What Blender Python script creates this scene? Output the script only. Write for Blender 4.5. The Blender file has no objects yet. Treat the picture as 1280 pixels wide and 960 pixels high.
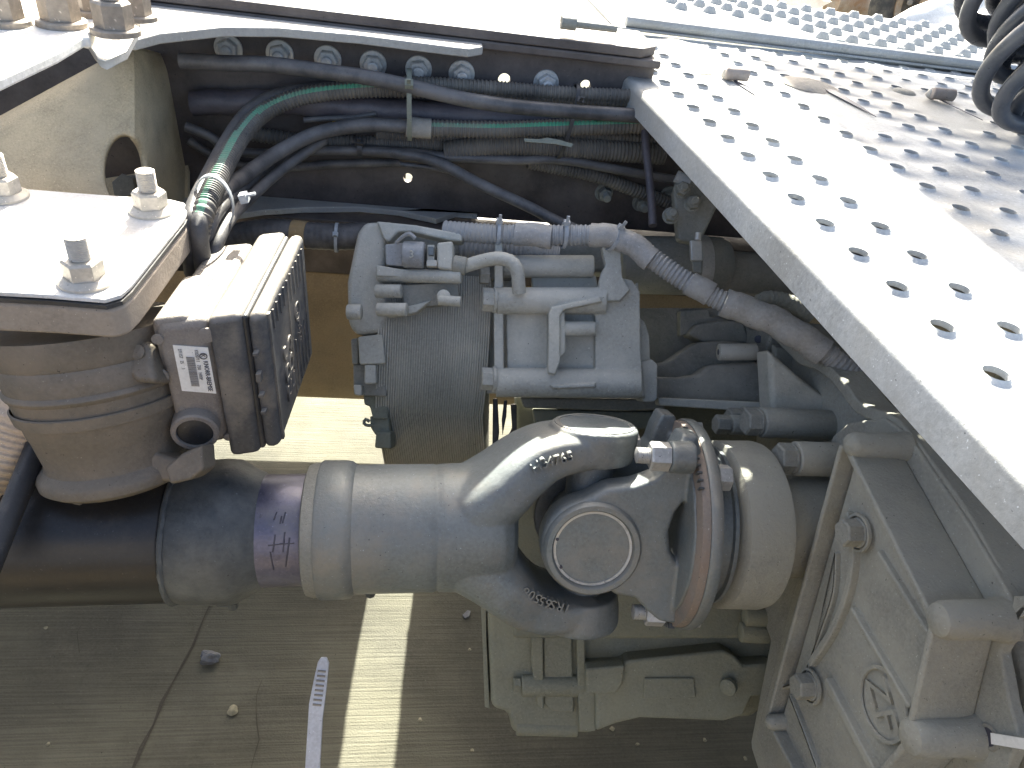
import bpy, bmesh, math, random
from mathutils import Vector, Matrix
random.seed(7)
scene = bpy.context.scene
COL = scene.collection
# ------------------------------------------------------------------ camera
F = 900.0; CX, CY = 640.0, 480.0
Yd = Vector((-110, -690, F)).normalized()
_k = 250.0; _L = (F*F-690*_k)/110.0
Xd = Vector((_L, _k, F)).normalized()
Zd = Xd.cross(Yd).normalized()
if Zd.y > 0: Zd = -Zd
def w_of(c): c = Vector(c); return Vector((Xd.dot(c), Yd.dot(c), Zd.dot(c)))
CAM = Vector((0, 0, .65)) - w_of((105, 200, F))*(.85/F)
cam_d = bpy.data.cameras.new('camera'); cam = bpy.data.objects.new('camera', cam_d); COL.objects.link(cam)
cam_d.sensor_width = 36; cam_d.lens = F/1280*36; cam_d.clip_start = .02; cam_d.clip_end = 400
_r, _u, _b = w_of((1, 0, 0)), w_of((0, -1, 0)), w_of((0, 0, -1))
cam.matrix_world = Matrix(((_r.x, _u.x, _b.x, CAM.x), (_r.y, _u.y, _b.y, CAM.y), (_r.z, _u.z, _b.z, CAM.z), (0, 0, 0, 1)))
scene.camera = cam
# ------------------------------------------------------------------ light
SUN = Vector((.11, 1.35, 1.0)).normalized()          # towards the sun
elev = math.asin(SUN.z); azim = math.atan2(SUN.x, SUN.y)
world = bpy.data.worlds.new('World'); scene.world = world; world.use_nodes = True
wn = world.node_tree; bg = wn.nodes['Background']
sky = wn.nodes.new('ShaderNodeTexSky'); sky.sky_type = 'NISHITA'; sky.sun_disc = False
sky.sun_elevation = elev; sky.sun_rotation = azim; sky.dust_density = 4.0; sky.air_density = .5; sky.ozone_density = .4
wn.links.new(sky.outputs[0], bg.inputs[0]); bg.inputs[1].default_value = .12
sd = bpy.data.lights.new('sun', 'SUN'); sd.energy = 5.0; sd.angle = math.radians(.5); sd.color = (1, .97, .92)
so = bpy.data.objects.new('sun', sd); COL.objects.link(so); so.rotation_euler = (-SUN).to_track_quat('-Z', 'Y').to_euler()
scene.view_settings.view_transform = 'Standard'; scene.view_settings.look = 'None'
scene.view_settings.exposure = 2.45; scene.view_settings.use_white_balance = True; scene.view_settings.white_balance_temperature = 6850; scene.view_settings.white_balance_tint = 3; scene.view_settings.gamma = 1
scene.render.resolution_x = 1024; scene.render.resolution_y = 768
# ------------------------------------------------------------------ projection helpers (photo pixels -> places)
def ray(px, py): return w_of((px-CX, py-CY, F))
def at(px, py, ax, v):
    r = ray(px, py); i = 'xyz'.index(ax); return CAM + r*((v-CAM[i])/r[i])
def P(px, py, d): return CAM + ray(px, py)*(d/F)
def onp(px, py, o, n):
    r = ray(px, py); return CAM + r*((o-CAM).dot(n)/r.dot(n))
VIEW = w_of((0, 0, 1)); BACKV = -VIEW
X, Y, Z = Vector((1, 0, 0)), Vector((0, 1, 0)), Vector((0, 0, 1))
# ------------------------------------------------------------------ materials
MATS = {}
def mat(name, base, rough=.6, metal=0.0, dust=None, damt=0.0, var=.25, scale=18, bump=.15, fine=260, spots=None, spamt=.0, spscale=30, up=0.0):
    m = bpy.data.materials.new(name); m.use_nodes = True; n = m.node_tree; L = n.links
    b = n.nodes['Principled BSDF']; tc = n.nodes.new('ShaderNodeTexCoord')
    def noise(s, det=5, r=.6):
        t = n.nodes.new('ShaderNodeTexNoise'); t.inputs['Scale'].default_value = s; t.inputs['Detail'].default_value = det
        t.inputs['Roughness'].default_value = r; L.new(tc.outputs['Object'], t.inputs['Vector']); return t.outputs['Fac']
    def ramp(f, a, c):
        r = n.nodes.new('ShaderNodeMapRange'); r.inputs[1].default_value = a; r.inputs[2].default_value = c
        L.new(f, r.inputs[0]); return r.outputs[0]
    def mix(f, a, c):
        x = n.nodes.new('ShaderNodeMix'); x.data_type = 'RGBA'
        if isinstance(f, float): x.inputs[0].default_value = f
        else: L.new(f, x.inputs[0])
        for i, q in ((6, a), (7, c)):
            if isinstance(q, tuple): x.inputs[i].default_value = (*q[:3], 1)
            else: L.new(q, x.inputs[i])
        return x.outputs[2]
    f1 = ramp(noise(scale), .3, .7)
    lo = tuple(c*(1-var) for c in base); hi = tuple(min(1, c*(1+var)) for c in base)
    col = mix(f1, lo, hi)
    f2 = ramp(noise(fine, 3), .3, .7)
    col = mix(f2, col, mix(.5, col, tuple(min(1, c*1.6) for c in base)))
    if dust:
        d = ramp(noise(scale*.6, 8, .7), .62-damt*.5, .8-damt*.35)
        if up > 0:
            g = n.nodes.new('ShaderNodeNewGeometry'); s = n.nodes.new('ShaderNodeSeparateXYZ'); L.new(g.outputs['Normal'], s.inputs[0])
            mu = n.nodes.new('ShaderNodeMath'); mu.operation = 'MULTIPLY_ADD'; L.new(ramp(s.outputs[2], .1, .95), mu.inputs[0]); mu.inputs[1].default_value = up; L.new(d, mu.inputs[2]); mu.use_clamp = True
            d = mu.outputs[0]
        col = mix(d, col, dust)
    lg = ramp(noise(3.3, 4, .6), .3, .7)
    mm = n.nodes.new('ShaderNodeMix'); mm.data_type = 'RGBA'; mm.blend_type = 'MULTIPLY'; mm.inputs[0].default_value = 1.0; L.new(col, mm.inputs[6]); L.new(mix(lg, (.80, .80, .82), (1.12, 1.11, 1.08)), mm.inputs[7]); col = mm.outputs[2]
    sk_ = ramp(noise(fine*1.6, 2, .5), .70, .76); col = mix(sk_, col, tuple(min(1, c*1.9+.03) for c in base)); sk2 = ramp(noise(fine*1.1+13, 2, .5), .71, .77); col = mix(sk2, col, tuple(c*.45 for c in base))
    if spots:
        sp = ramp(noise(spscale, 6, .75), .72-spamt*.3, .78-spamt*.2)
        col = mix(sp, col, spots)
    L.new(col, b.inputs['Base Color'])
    rr = n.nodes.new('ShaderNodeMapRange'); L.new(f1, rr.inputs[0]); rr.inputs[3].default_value = max(.05, rough-.1); rr.inputs[4].default_value = min(1, rough+.12)
    L.new(rr.outputs[0], b.inputs['Roughness']); b.inputs['Metallic'].default_value = metal
    if bump:
        bp = n.nodes.new('ShaderNodeBump'); bp.inputs['Strength'].default_value = bump; bp.inputs['Distance'].default_value = .002
        ad = n.nodes.new('ShaderNodeMath'); ad.operation = 'ADD'
        L.new(noise(fine, 4, .7), ad.inputs[0]); L.new(noise(scale*2.5, 5), ad.inputs[1])
        L.new(ad.outputs[0], bp.inputs['Height']); L.new(bp.outputs[0], b.inputs['Normal'])
    MATS[name] = m; return m
mat('alu', (.335, .335, .30), .7, .0, dust=(.52, .505, .45), damt=.3, up=.5, bump=.6, scale=14, spots=(.22, .22, .2), spamt=.12, spscale=60)  # dust; up raises it on upward faces to paint brighter tops
mat('alu_cover', (.255, .255, .228), .75, .0, dust=(.37, .36, .31), damt=.35, up=.3, bump=.6, scale=12, spots=(.17, .16, .14), spamt=.14, spscale=50)
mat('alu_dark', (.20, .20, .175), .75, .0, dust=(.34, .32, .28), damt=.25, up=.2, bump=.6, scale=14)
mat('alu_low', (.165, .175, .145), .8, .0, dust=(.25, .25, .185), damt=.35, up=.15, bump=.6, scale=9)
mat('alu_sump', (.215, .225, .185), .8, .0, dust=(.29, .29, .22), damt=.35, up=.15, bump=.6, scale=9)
mat('steel_blue', (.15, .172, .18), .5, .25, dust=(.25, .24, .215), damt=.3, up=.25, var=.3, bump=.25, scale=12, spots=(.4, .4, .4), spamt=.05, spscale=90)
mat('steel_dark', (.13, .15, .16), .5, .25, dust=(.22, .22, .21), damt=.25, bump=.3)
mat('zinc', (.42, .42, .41), .4, .35, dust=(.5, .47, .42), damt=.3, up=.15, bump=.15)
mat('rust', (.25, .19, .155), .85, 0, dust=(.34, .31, .28), damt=.45, bump=.4, scale=20)
mat('flange', (.20, .18, .16), .7, .1, dust=(.27, .20, .155), damt=.5, bump=.35, scale=16)
mat('black_paint', (.018, .018, .019), .38, 0, dust=(.07, .06, .05), damt=.22, bump=.12, scale=9, spots=(.16, .13, .1), spamt=.0)
mat('sleeve', (.045, .052, .058), .45, 0, dust=(.14, .15, .15), damt=.35, bump=.3, scale=16, spots=(.3, .22, .15), spamt=.1, spscale=40)
mat('spline', (.12, .12, .17), .35, .4, dust=(.2, .19, .2), damt=.25, bump=.15, scale=20)
mat('rail', (.045, .036, .034), .6, 0, dust=(.13, .11, .10), damt=.45, up=.4, bump=.2, scale=10, spots=(.02, .018, .018), spamt=.1)  # dust also lifts the blacks, putting lens veil into the colour
mat('rail_top', (.35, .33, .31), .7, 0, dust=(.45, .42, .4), damt=.4, up=.2, bump=.2)
mat('shelf', (.30, .29, .27), .75, 0, dust=(.38, .36, .33), damt=.4, up=.35, bump=.25)
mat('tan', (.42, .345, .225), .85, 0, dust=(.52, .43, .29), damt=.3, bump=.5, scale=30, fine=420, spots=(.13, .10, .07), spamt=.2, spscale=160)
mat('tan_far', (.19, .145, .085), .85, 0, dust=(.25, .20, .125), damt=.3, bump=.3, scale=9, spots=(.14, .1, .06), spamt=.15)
mat('white_plate', (.62, .60, .57), .65, 0, dust=(.5, .47, .42), damt=.25, bump=.25)
mat('cast_brown', (.135, .118, .094), .6, .1, dust=(.25, .205, .16), damt=.3, up=.25, bump=.4, scale=11, spots=(.35, .32, .28), spamt=.03, spscale=120)
mat('cast_plate', (.28, .235, .19), .75, 0, dust=(.36, .30, .24), damt=.35, bump=.35)
mat('box_grey', (.20, .18, .165), .7, .05, dust=(.33, .30, .26), damt=.25, up=.5, bump=.5, fine=500, scale=16)
mat('plastic', (.068, .071, .078), .55, 0, dust=(.28, .25, .21), damt=.3, up=.85, bump=.2, scale=14)
mat('rubber', (.03, .031, .034), .45, 0, dust=(.12, .11, .1), damt=.2, bump=.2)
mat('hose', (.035, .035, .038), .48, 0, dust=(.15, .14, .135), damt=.45, up=.15, bump=.12, scale=20)
mat('conduit', (.045, .043, .042), .6, 0, dust=(.16, .145, .125), damt=.5, up=.15, bump=.1, scale=14)
mat('green', (.06, .27, .17), .6, 0, dust=(.2, .25, .19), damt=.4, bump=.05)
mat('tape', (.055, .05, .06), .5, 0, dust=(.12, .105, .11), damt=.3, bump=.2)
mat('tape_grey', (.25, .23, .20), .85, 0, dust=(.3, .28, .24), damt=.3, bump=.4)
mat('tape_tan', (.28, .19, .09), .7, 0, dust=(.3, .24, .16), damt=.3, bump=.3)
mat('conduit_grey', (.25, .26, .27), .6, 0, dust=(.34, .335, .32), damt=.35, up=.2, bump=.15)
mat('wrap_grey', (.29, .285, .275), .7, 0, dust=(.36, .34, .31), damt=.3, up=.15, bump=.3, scale=22)
mat('conduit_sun_tint', (.62, .52, .42), .7, 0, dust=(.5, .42, .33), damt=.3, bump=.2)  # base lightened to put missing sunlight into the colour
mat('deck', (.36, .37, .37), .6, .1, dust=(.33, .32, .29), damt=.35, bump=.2, scale=7, spots=(.24, .25, .26), spamt=.3, spscale=16)
mat('nut_white', (.48, .44, .38), .5, .2, dust=(.56, .52, .45), damt=.4, up=.2, bump=.2)
mat('nut_dark', (.26, .22, .18), .55, .2, dust=(.42, .37, .3), damt=.35, up=.4, bump=.2)
mat('sticker', (.78, .78, .76), .4, 0, var=.03, bump=.02)
mat('ink', (.05, .05, .07), .5, 0, bump=0)
mat('ink_grey', (.22, .21, .21), .5, 0, bump=0)
mat('yellow', (.6, .42, .03), .5, 0, bump=0)
mat('coil', (.055, .06, .07), .32, 0, dust=(.12, .12, .125), damt=.2, bump=.05)
mat('white_tank', (.70, .68, .63), .5, 0, dust=(.6, .5, .38), damt=.2, bump=.2, scale=6)
mat('tyre', (.06, .055, .05), .8, 0, dust=(.2, .17, .13), damt=.4)
mat('rim', (.45, .36, .26), .7, .1, dust=(.4, .22, .1), damt=.45, scale=12)
mat('brown_beam', (.10, .055, .035), .7, 0, dust=(.2, .13, .08), damt=.35, scale=3)
mat('strap', (.45, .47, .52), .45, 0, bump=.05)
mat('tie_black', (.03, .03, .032), .45, 0, bump=.05)
mat('tie_grey', (.3, .32, .34), .5, 0, bump=.05)
mat('pebble', (.24, .225, .16), .9, 0, bump=.4)
mat('scrap', (.10, .11, .13), .6, 0, dust=(.3, .3, .3), damt=.3)
mat('oil', (.05, .048, .034), .6, 0, bump=0)
mat('crack', (.05, .045, .035), .95, 0, bump=0)
# concrete with drag-brush lines along the truck
def concrete():
    m = mat('concrete', (.080, .077, .057), .9, 0, dust=(.135, .13, .098), damt=.35, var=.35, bump=0, scale=5, fine=170, spots=(.42, .40, .33), spamt=.0, spscale=140)
    n = m.node_tree; L = n.links; b = n.nodes['Principled BSDF']; tc = n.nodes.new('ShaderNodeTexCoord')
    mp = n.nodes.new('ShaderNodeMapping'); mp.inputs['Scale'].default_value = (5, 260, 1); mp.inputs['Rotation'].default_value = (0, 0, math.radians(2))
    t = n.nodes.new('ShaderNodeTexNoise'); t.inputs['Scale'].default_value = 1; t.inputs['Detail'].default_value = 4
    L.new(tc.outputs['Object'], mp.inputs[0]); L.new(mp.outputs[0], t.inputs[0])
    t2 = n.nodes.new('ShaderNodeTexNoise'); t2.inputs['Scale'].default_value = 300; L.new(tc.outputs['Object'], t2.inputs[0])
    a = n.nodes.new('ShaderNodeMath'); a.operation = 'MULTIPLY_ADD'; L.new(t2.outputs[0], a.inputs[0]); a.inputs[1].default_value = .6; L.new(t.outputs[0], a.inputs[2])
    bp = n.nodes.new('ShaderNodeBump'); bp.inputs['Strength'].default_value = .55; bp.inputs['Distance'].default_value = .003
    L.new(a.outputs[0], bp.inputs['Height']); L.new(bp.outputs[0], b.inputs['Normal'])
    src = b.inputs['Base Color'].links[0].from_socket
    mx = n.nodes.new('ShaderNodeMix'); mx.data_type = 'RGBA'; mx.blend_type = 'MULTIPLY'; mx.inputs[0].default_value = 1
    mr = n.nodes.new('ShaderNodeMapRange'); mr.inputs[1].default_value = .38; mr.inputs[2].default_value = .6; mr.inputs[3].default_value = .80; mr.inputs[4].default_value = 1.06
    L.new(t.outputs[0], mr.inputs[0]); L.new(src, mx.inputs[6]); L.new(mr.outputs[0], mx.inputs[7]); L.new(mx.outputs[2], b.inputs['Base Color'])
concrete()
# ------------------------------------------------------------------ object helpers
def props(o, label=None, cat=None, group=None, kind=None):
    for k, v in (('label', label), ('category', cat), ('group', group), ('kind', kind)):
        if v: o[k] = v
    return o
def thing(name, label, cat, loc=(0, 0, 0), group=None):
    o = bpy.data.objects.new(name, None); COL.objects.link(o); o.location = loc; o.empty_display_size = .05
    return props(o, label, cat, group)
def adopt(o, parent):
    if parent is None: return
    o.parent = parent
    inv = Matrix.Translation(parent.location)
    if parent.parent is not None: inv = Matrix.Translation(parent.parent.location + parent.location) if parent.type == 'EMPTY' else Matrix.Identity(4)
    if parent.type != 'EMPTY': inv = parent.matrix_basis.copy() if parent.get('_loc') else Matrix.Identity(4)
    o.matrix_parent_inverse = inv.inverted()
def obj(name, bm, m, parent=None, bevel=0.0, seg=2, ang=35, lim=30, sub=0):
    bmesh.ops.remove_doubles(bm, verts=bm.verts, dist=1e-6)
    bmesh.ops.recalc_face_normals(bm, faces=bm.faces)
    me = bpy.data.meshes.new(name); bm.to_mesh(me); bm.free()
    ms = m if isinstance(m, (list, tuple)) else [m]
    for q in ms: me.materials.append(MATS[q])
    me.polygons.foreach_set('use_smooth', [True]*len(me.polygons))
    o = bpy.data.objects.new(name, me); COL.objects.link(o)
    if bevel:
        md = o.modifiers.new('bevel', 'BEVEL'); md.width = bevel; md.segments = seg; md.limit_method = 'ANGLE'; md.angle_limit = math.radians(lim); md.harden_normals = True
    if not bevel: me.set_sharp_from_angle(angle=math.radians(ang))
    if sub:
        s = o.modifiers.new('sub', 'SUBSURF'); s.levels = s.render_levels = sub
    adopt(o, parent); return o
def cast(name, bms, m, parent, vox=.0018, it=6):
    """several closed shapes fused into one casting with soft fillets"""
    bm = bmesh.new()
    for b_ in bms:
        bmesh.ops.recalc_face_normals(b_, faces=b_.faces); t_ = bpy.data.meshes.new('t'); b_.to_mesh(t_); b_.free(); bm.from_mesh(t_); bpy.data.meshes.remove(t_)
    me = bpy.data.meshes.new(name); bm.to_mesh(me); bm.free(); o = bpy.data.objects.new(name, me); COL.objects.link(o)
    r = o.modifiers.new('r', 'REMESH'); r.mode = 'VOXEL'; r.voxel_size = vox; r.use_smooth_shade = True
    q = o.modifiers.new('s', 'SMOOTH'); q.factor = .5; q.iterations = it
    dg = bpy.context.evaluated_depsgraph_get(); dg.update(); me2 = bpy.data.meshes.new_from_object(o.evaluated_get(dg))
    o.modifiers.clear(); o.data = me2; bpy.data.meshes.remove(me); me2.name = name; me2.materials.clear(); me2.materials.append(MATS[m])
    me2.polygons.foreach_set('use_smooth', [True]*len(me2.polygons)); adopt(o, parent); return o
def prism(pts, vec, bm=None):
    bm = bm or bmesh.new(); vec = Vector(vec)
    a = [bm.verts.new(p) for p in pts]; b = [bm.verts.new(Vector(p)+vec) for p in pts]; n = len(pts)
    bm.faces.new(a); bm.faces.new(b[::-1])
    for i in range(n): bm.faces.new((a[i], b[i], b[(i+1) % n], a[(i+1) % n]))
    return bm
def plate(pts, d, th, bm=None):
    """outline in photo pixels at depth d in front of the lens, th metres thick, away from it"""
    return prism([P(x, y, d) for x, y in pts], VIEW*th, bm)
def pplane(pts, ax, v, vec, bm=None): return prism([at(x, y, ax, v) for x, y in pts], vec, bm)
def box(c, s, bm=None, ax=None):
    ax = ax or (X, Y, Z); c = Vector(c); bm = bm or bmesh.new()
    pts = [c-ax[0]*s[0]/2+ax[1]*s[1]/2*q-ax[2]*s[2]/2*r for q, r in ((-1, 1), (1, 1), (1, -1), (-1, -1))]
    return prism(pts, ax[0]*s[0], bm)
def frame(d):
    d = Vector(d).normalized(); u = d.cross(Z) if abs(d.z) < .9 else d.cross(X)
    u.normalize(); return u, d.cross(u), d
def revolve(prof, o, d, seg=48, bm=None, cap=True):
    bm = bm or bmesh.new(); u, v, d = frame(d); o = Vector(o); rings = []
    for t, r in prof:
        rings.append([bm.verts.new(o+d*t+(u*math.cos(2*math.pi*k/seg)+v*math.sin(2*math.pi*k/seg))*r) for k in range(seg)])
    for a, b in zip(rings, rings[1:]):
        for k in range(seg): bm.faces.new((a[k], a[(k+1) % seg], b[(k+1) % seg], b[k]))
    if cap: bm.faces.new(rings[0]); bm.faces.new(rings[-1][::-1])
    return bm
def cyl(a, b, r, seg=24, bm=None, ch=0.0):
    a, b = Vector(a), Vector(b); L = (b-a).length
    pr = [(0, r), (L, r)] if not ch else [(0, r-ch), (ch*.4, r-ch*.3), (ch, r), (L-ch, r), (L-ch*.4, r-ch*.3), (L, r-ch)]
    return revolve(pr, a, b-a, seg, bm)
def resample(pts, step):
    pts = [Vector(p) for p in pts]; q = [pts[0]*2-pts[1]]+pts+[pts[-1]*2-pts[-2]]; out = []
    for i in range(1, len(q)-2):
        n = max(2, int((q[i+1]-q[i]).length/step))
        for k in range(n):
            t = k/n
            out.append(.5*((2*q[i])+(q[i+1]-q[i-1])*t+(2*q[i-1]-5*q[i]+4*q[i+1]-q[i+2])*t*t+(3*q[i]-q[i-1]-3*q[i+1]+q[i+2])*t**3))
    out.append(pts[-1]); return out
def tube(pts, r, seg=14, step=.008, corr=0.0, pitch=.0045, stripe=None, bm=None, rf=None, close=True, spiral=0):
    bm = bm or bmesh.new()
    path = resample(pts, step if not corr else pitch/4)
    t0 = (path[1]-path[0]).normalized(); u, _, _ = frame(t0); prev = None; N = len(path); S = 0
    for i, p in enumerate(path):
        t = (path[min(i+1, N-1)]-path[max(i-1, 0)]).normalized(); u = (u-t*u.dot(t)).normalized(); v = t.cross(u)
        if i: S += (p-path[i-1]).length
        rr = r*(rf(i/(N-1)) if rf else 1)
        if corr: rr *= 1+corr*(1 if (i % 4) in (1, 2) else -1)
        ring = [bm.verts.new(p+(u*math.cos(2*math.pi*k/seg)+v*math.sin(2*math.pi*k/seg))*(rr*(1+(.10 if spiral and ((S/spiral+k/seg) % 1) < .5 else 0)))) for k in range(seg)]
        if prev:
            for k in range(seg):
                f = bm.faces.new((prev[k], prev[(k+1) % seg], ring[(k+1) % seg], ring[k]))
                if stripe:
                    s_ = (stripe-t*stripe.dot(t)).normalized(); c = f.calc_center_median()-p; c = (c-t*c.dot(t)).normalized()
                    if c.dot(s_) > .95: f.material_index = 1
        elif close: bm.faces.new(ring[::-1])
        prev = ring
    if close: bm.faces.new(prev)
    return bm
_bolt = {}
def bolt(name, pos, d, af, h, m, parent, washer=0.0, stud=0.0, sr=0.0, wh=.0025, rot=None, flange=0.0):
    """hex head or nut with washer, flange and threaded stud, built along +Z"""
    key = (af, h, m, washer, stud, sr, flange)
    if key not in _bolt:
        bm = bmesh.new(); z0 = wh if washer else 0
        if washer: revolve([(0, washer), (wh*.8, washer), (wh, washer-.0008)], (0, 0, 0), Z, 32, bm)
        if flange: revolve([(z0, flange), (z0+h*.12, flange), (z0+h*.3, af*.58)], (0, 0, 0), Z, 32, bm)
        R = af/math.sqrt(3)
        def hexr(z, s): return [bm.verts.new((R*s*math.cos(math.pi/3*k), R*s*math.sin(math.pi/3*k), z)) for k in range(6)]
        z1 = z0+(h*.15 if flange else 0); a = hexr(z1, 1); b = hexr(z0+h*.9, 1); c = hexr(z0+h, .88)
        for p, q in ((a, b), (b, c)):
            for k in range(6): bm.faces.new((p[k], p[(k+1) % 6], q[(k+1) % 6], q[k]))
        bm.faces.new(c); bm.faces.new(a[::-1])
        if stud:
            pr = []; n = max(3, int(stud/.0016))
            for i in range(n): pr += [(z0+h+i*stud/n, sr*.9), (z0+h+(i+.5)*stud/n, sr)]
            pr.append((z0+h+stud, sr*.8)); revolve(pr, (0, 0, 0), Z, 18, bm)
        bmesh.ops.recalc_face_normals(bm, faces=bm.faces)
        me = bpy.data.meshes.new(name); bm.to_mesh(me); bm.free(); me.materials.append(MATS[m])
        me.polygons.foreach_set('use_smooth', [True]*len(me.polygons)); me.set_sharp_from_angle(angle=math.radians(28)); _bolt[key] = me
    o = bpy.data.objects.new(name, _bolt[key]); COL.objects.link(o)
    q = Vector(d).to_track_quat('Z', 'Y'); o.rotation_mode = 'QUATERNION'
    o.rotation_quaternion = q @ Matrix.Rotation(random.random()*6 if rot is None else rot, 3, 'Z').to_quaternion()
    o.location = pos; adopt(o, parent); return o
def text(s, o, right, up, size, m, parent, depth=.0004, name='lettering', align='LEFT', wscale=1.0):
    c = bpy.data.curves.new(name, 'FONT'); c.body = s; c.size = size; c.extrude = depth; c.align_x = align; c.resolution_u = 3
    t = bpy.data.objects.new('tmp', c); COL.objects.link(t); dg = bpy.context.evaluated_depsgraph_get(); dg.update()
    me = bpy.data.meshes.new_from_object(t.evaluated_get(dg)); bpy.data.objects.remove(t)
    right, up = Vector(right).normalized(), Vector(up); up = (up-right*up.dot(right)).normalized(); n = right.cross(up); o = Vector(o)
    for v in me.vertices: v.co = o+right*v.co.x*wscale+up*v.co.y+n*v.co.z
    me.materials.clear(); me.materials.append(MATS[m]); me.name = name
    ob = bpy.data.objects.new(name, me); COL.objects.link(ob); adopt(ob, parent); return ob
def circ(cx, cy, rx, ry, a0=0, a1=360, n=16):
    return [(cx+rx*math.cos(math.radians(a0+(a1-a0)*k/n)), cy+ry*math.sin(math.radians(a0+(a1-a0)*k/n))) for k in range(n+(0 if abs(a1-a0) == 360 else 1))]
def tie(c, d, r, m, name, label, w=.0045, parent=None, head=None, sq=1.0):
    """cable tie: a flat band round a bundle plus its lock head"""
    u, v, d = frame(d); c = Vector(c); bm = bmesh.new(); seg = 26; R = []
    for off, rr in ((-w/2, r), (w/2, r), (w/2, r+.0013), (-w/2, r+.0013)):
        R.append([bm.verts.new(c+d*off+(u*math.cos(2*math.pi*k/seg)*rr+v*math.sin(2*math.pi*k/seg)*rr*sq)) for k in range(seg)])
    for i in range(4):
        a, b = R[i], R[(i+1) % 4]
        for k in range(seg): bm.faces.new((a[k], a[(k+1) % seg], b[(k+1) % seg], b[k]))
    hd = Vector(head).normalized() if head is not None else (BACKV+Z*.3).normalized()
    hd = (hd-d*hd.dot(d)).normalized(); s = d.cross(hd)
    box(c+hd*(r*sq+.003), (w*1.7, w*1.5, w*1.3), bm, (d, s, hd)); box(c+hd*(r*sq+.008)+s*.002, (w*.8, .002, w*2.6), bm, (d, s, hd))
    o = obj(name, bm, m, parent); return props(o, label, 'cable tie') if parent is None else o

# ================================================================== THE SETTING
bm = bmesh.new()
v = [bm.verts.new(p) for p in ((-60, -40, 0), (60, -40, 0), (60, 90, 0), (-60, 90, 0))]; bm.faces.new(v)
ground = obj('concrete_ground', bm, 'concrete'); props(ground, 'brushed dusty concrete yard under the truck', kind='structure')
def crack(px, w=.004):
    bm = bmesh.new(); L = []; R = []
    pts = resample([at(x, y, 'z', .0015) for x, y in px], .03)
    for i, p in enumerate(pts):
        t = (pts[min(i+1, len(pts)-1)]-pts[max(0, i-1)]).normalized(); s = t.cross(Z); j = random.uniform(-.004, .004); ww = w*random.uniform(.2, 1)
        L.append(bm.verts.new(p+s*(j+ww/2))); R.append(bm.verts.new(p+s*(j-ww/2)))
    for i in range(len(L)-1): bm.faces.new((L[i], L[i+1], R[i+1], R[i]))
    obj('crack', bm, 'crack', ground)
crack([(262, 755), (248, 790), (215, 850), (190, 905), (165, 965)], .008)
crack([(330, 850), (318, 885), (322, 925), (312, 970)], .003)
crack([(100, 780), (96, 800), (101, 815)], .002)

# ================================================================== FRAME RAIL
rail = thing('frame_rail', 'dark dusty steel frame rail with a row of bolts behind the hoses', 'frame rail', (0, .48, .84))
# web with real through holes: strips between hole cells
YW = .47
def web():
    bm = bmesh.new(); holes = [(-.115, 1.04, .0085), (-.003, 1.044, .0075), (-.238, .892, .0068)]
    xs = sorted(set([-1.4, .088]+[h[0]+s*.015 for h in holes for s in (-1, 1)]))
    zs = [.84, .877, .907, 1.025, 1.055, 1.078]
    for i in range(len(xs)-1):
        for j in range(len(zs)-1):
            x0, x1, z0, z1 = xs[i], xs[i+1], zs[j], zs[j+1]
            h = [q for q in holes if x0 < q[0] < x1 and z0 < q[1] < z1 and x1-x0 < .05]
            if not h:
                for y in (YW, YW+.009): bm.faces.new([bm.verts.new(p) for p in ((x0, y, z0), (x1, y, z0), (x1, y, z1), (x0, y, z1))])
            else:
                hx, hz, r = h[0]; n = 24; ins = {}; 
                def sq(a):
                    c, s = math.cos(a), math.sin(a); k = 1/max(abs(c), abs(s)); c, s = c*k, s*k
                    return (hx+(c*(x1-hx) if c > 0 else c*(hx-x0)), hz+(s*(z1-hz) if s > 0 else s*(hz-z0)))
                for y in (YW, YW+.009):
                    I = [bm.verts.new((hx+r*math.cos(2*math.pi*k/n), y, hz+r*math.sin(2*math.pi*k/n))) for k in range(n)]
                    O = [bm.verts.new((sq(2*math.pi*k/n)[0], y, sq(2*math.pi*k/n)[1])) for k in range(n)]
                    for k in range(n): bm.faces.new((I[k], I[(k+1) % n], O[(k+1) % n], O[k]))
                    ins[y] = I
                a, b = ins.values()
                for k in range(n): bm.faces.new((a[k], a[(k+1) % n], b[(k+1) % n], b[k]))
    return bm
wb_ = obj('web', web(), 'rail', rail); wb_.data.polygons.foreach_set('use_smooth', [False]*len(wb_.data.polygons))
obj('top_flange', box((-.66, .4815, 1.084), (1.5, .062, .011)), 'rail', rail, .003)
obj('inner_angle', prism([Vector((x, y, 1.0905)) for x, y in ((-1.4, .45), (.06, .45), (.085, .475), (.085, .57), (-1.4, .57))], (0, 0, .012)), 'rail', rail, .002)
gp = [at(x, y, 'z', 1.087) for x, y in ((168, 50), (200, 42), (280, 34), (350, 35), (450, 44), (560, 58), (586, 61), (604, 58))]
gp = gp+[Vector((gp[-1].x, .449, 1.087)), Vector((-.60, .449, 1.087)), Vector((-.60, gp[0].y, 1.087))]
obj('gusset_plate', prism([Vector((p.x, p.y, 1.0765)) for p in gp], (0, 0, .0105)), 'shelf', rail, .002)
sp = [at(x, y, 'z', .84) for x, y in ((285, 275), (330, 268), (380, 265), (450, 264), (500, 269), (545, 279), (592, 263))]
for p in sp: p.z = .838
sp = sp+[Vector((sp[-1].x+.004, YW-.001, .838)), Vector((-.56, YW-.001, .838)), Vector((-.56, .38, .838))]
obj('lower_gusset', prism(sp, (0, 0, .009)), 'shelf', rail, .0015)
obj('bottom_flange', box((-.1, .456, .8305), (2.6, .05, .010)), 'rail', rail, .002)
obj('web_extension', box((.6445, YW+.0045, .943), (1.113, .009, .206)), 'rail', rail)
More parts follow.
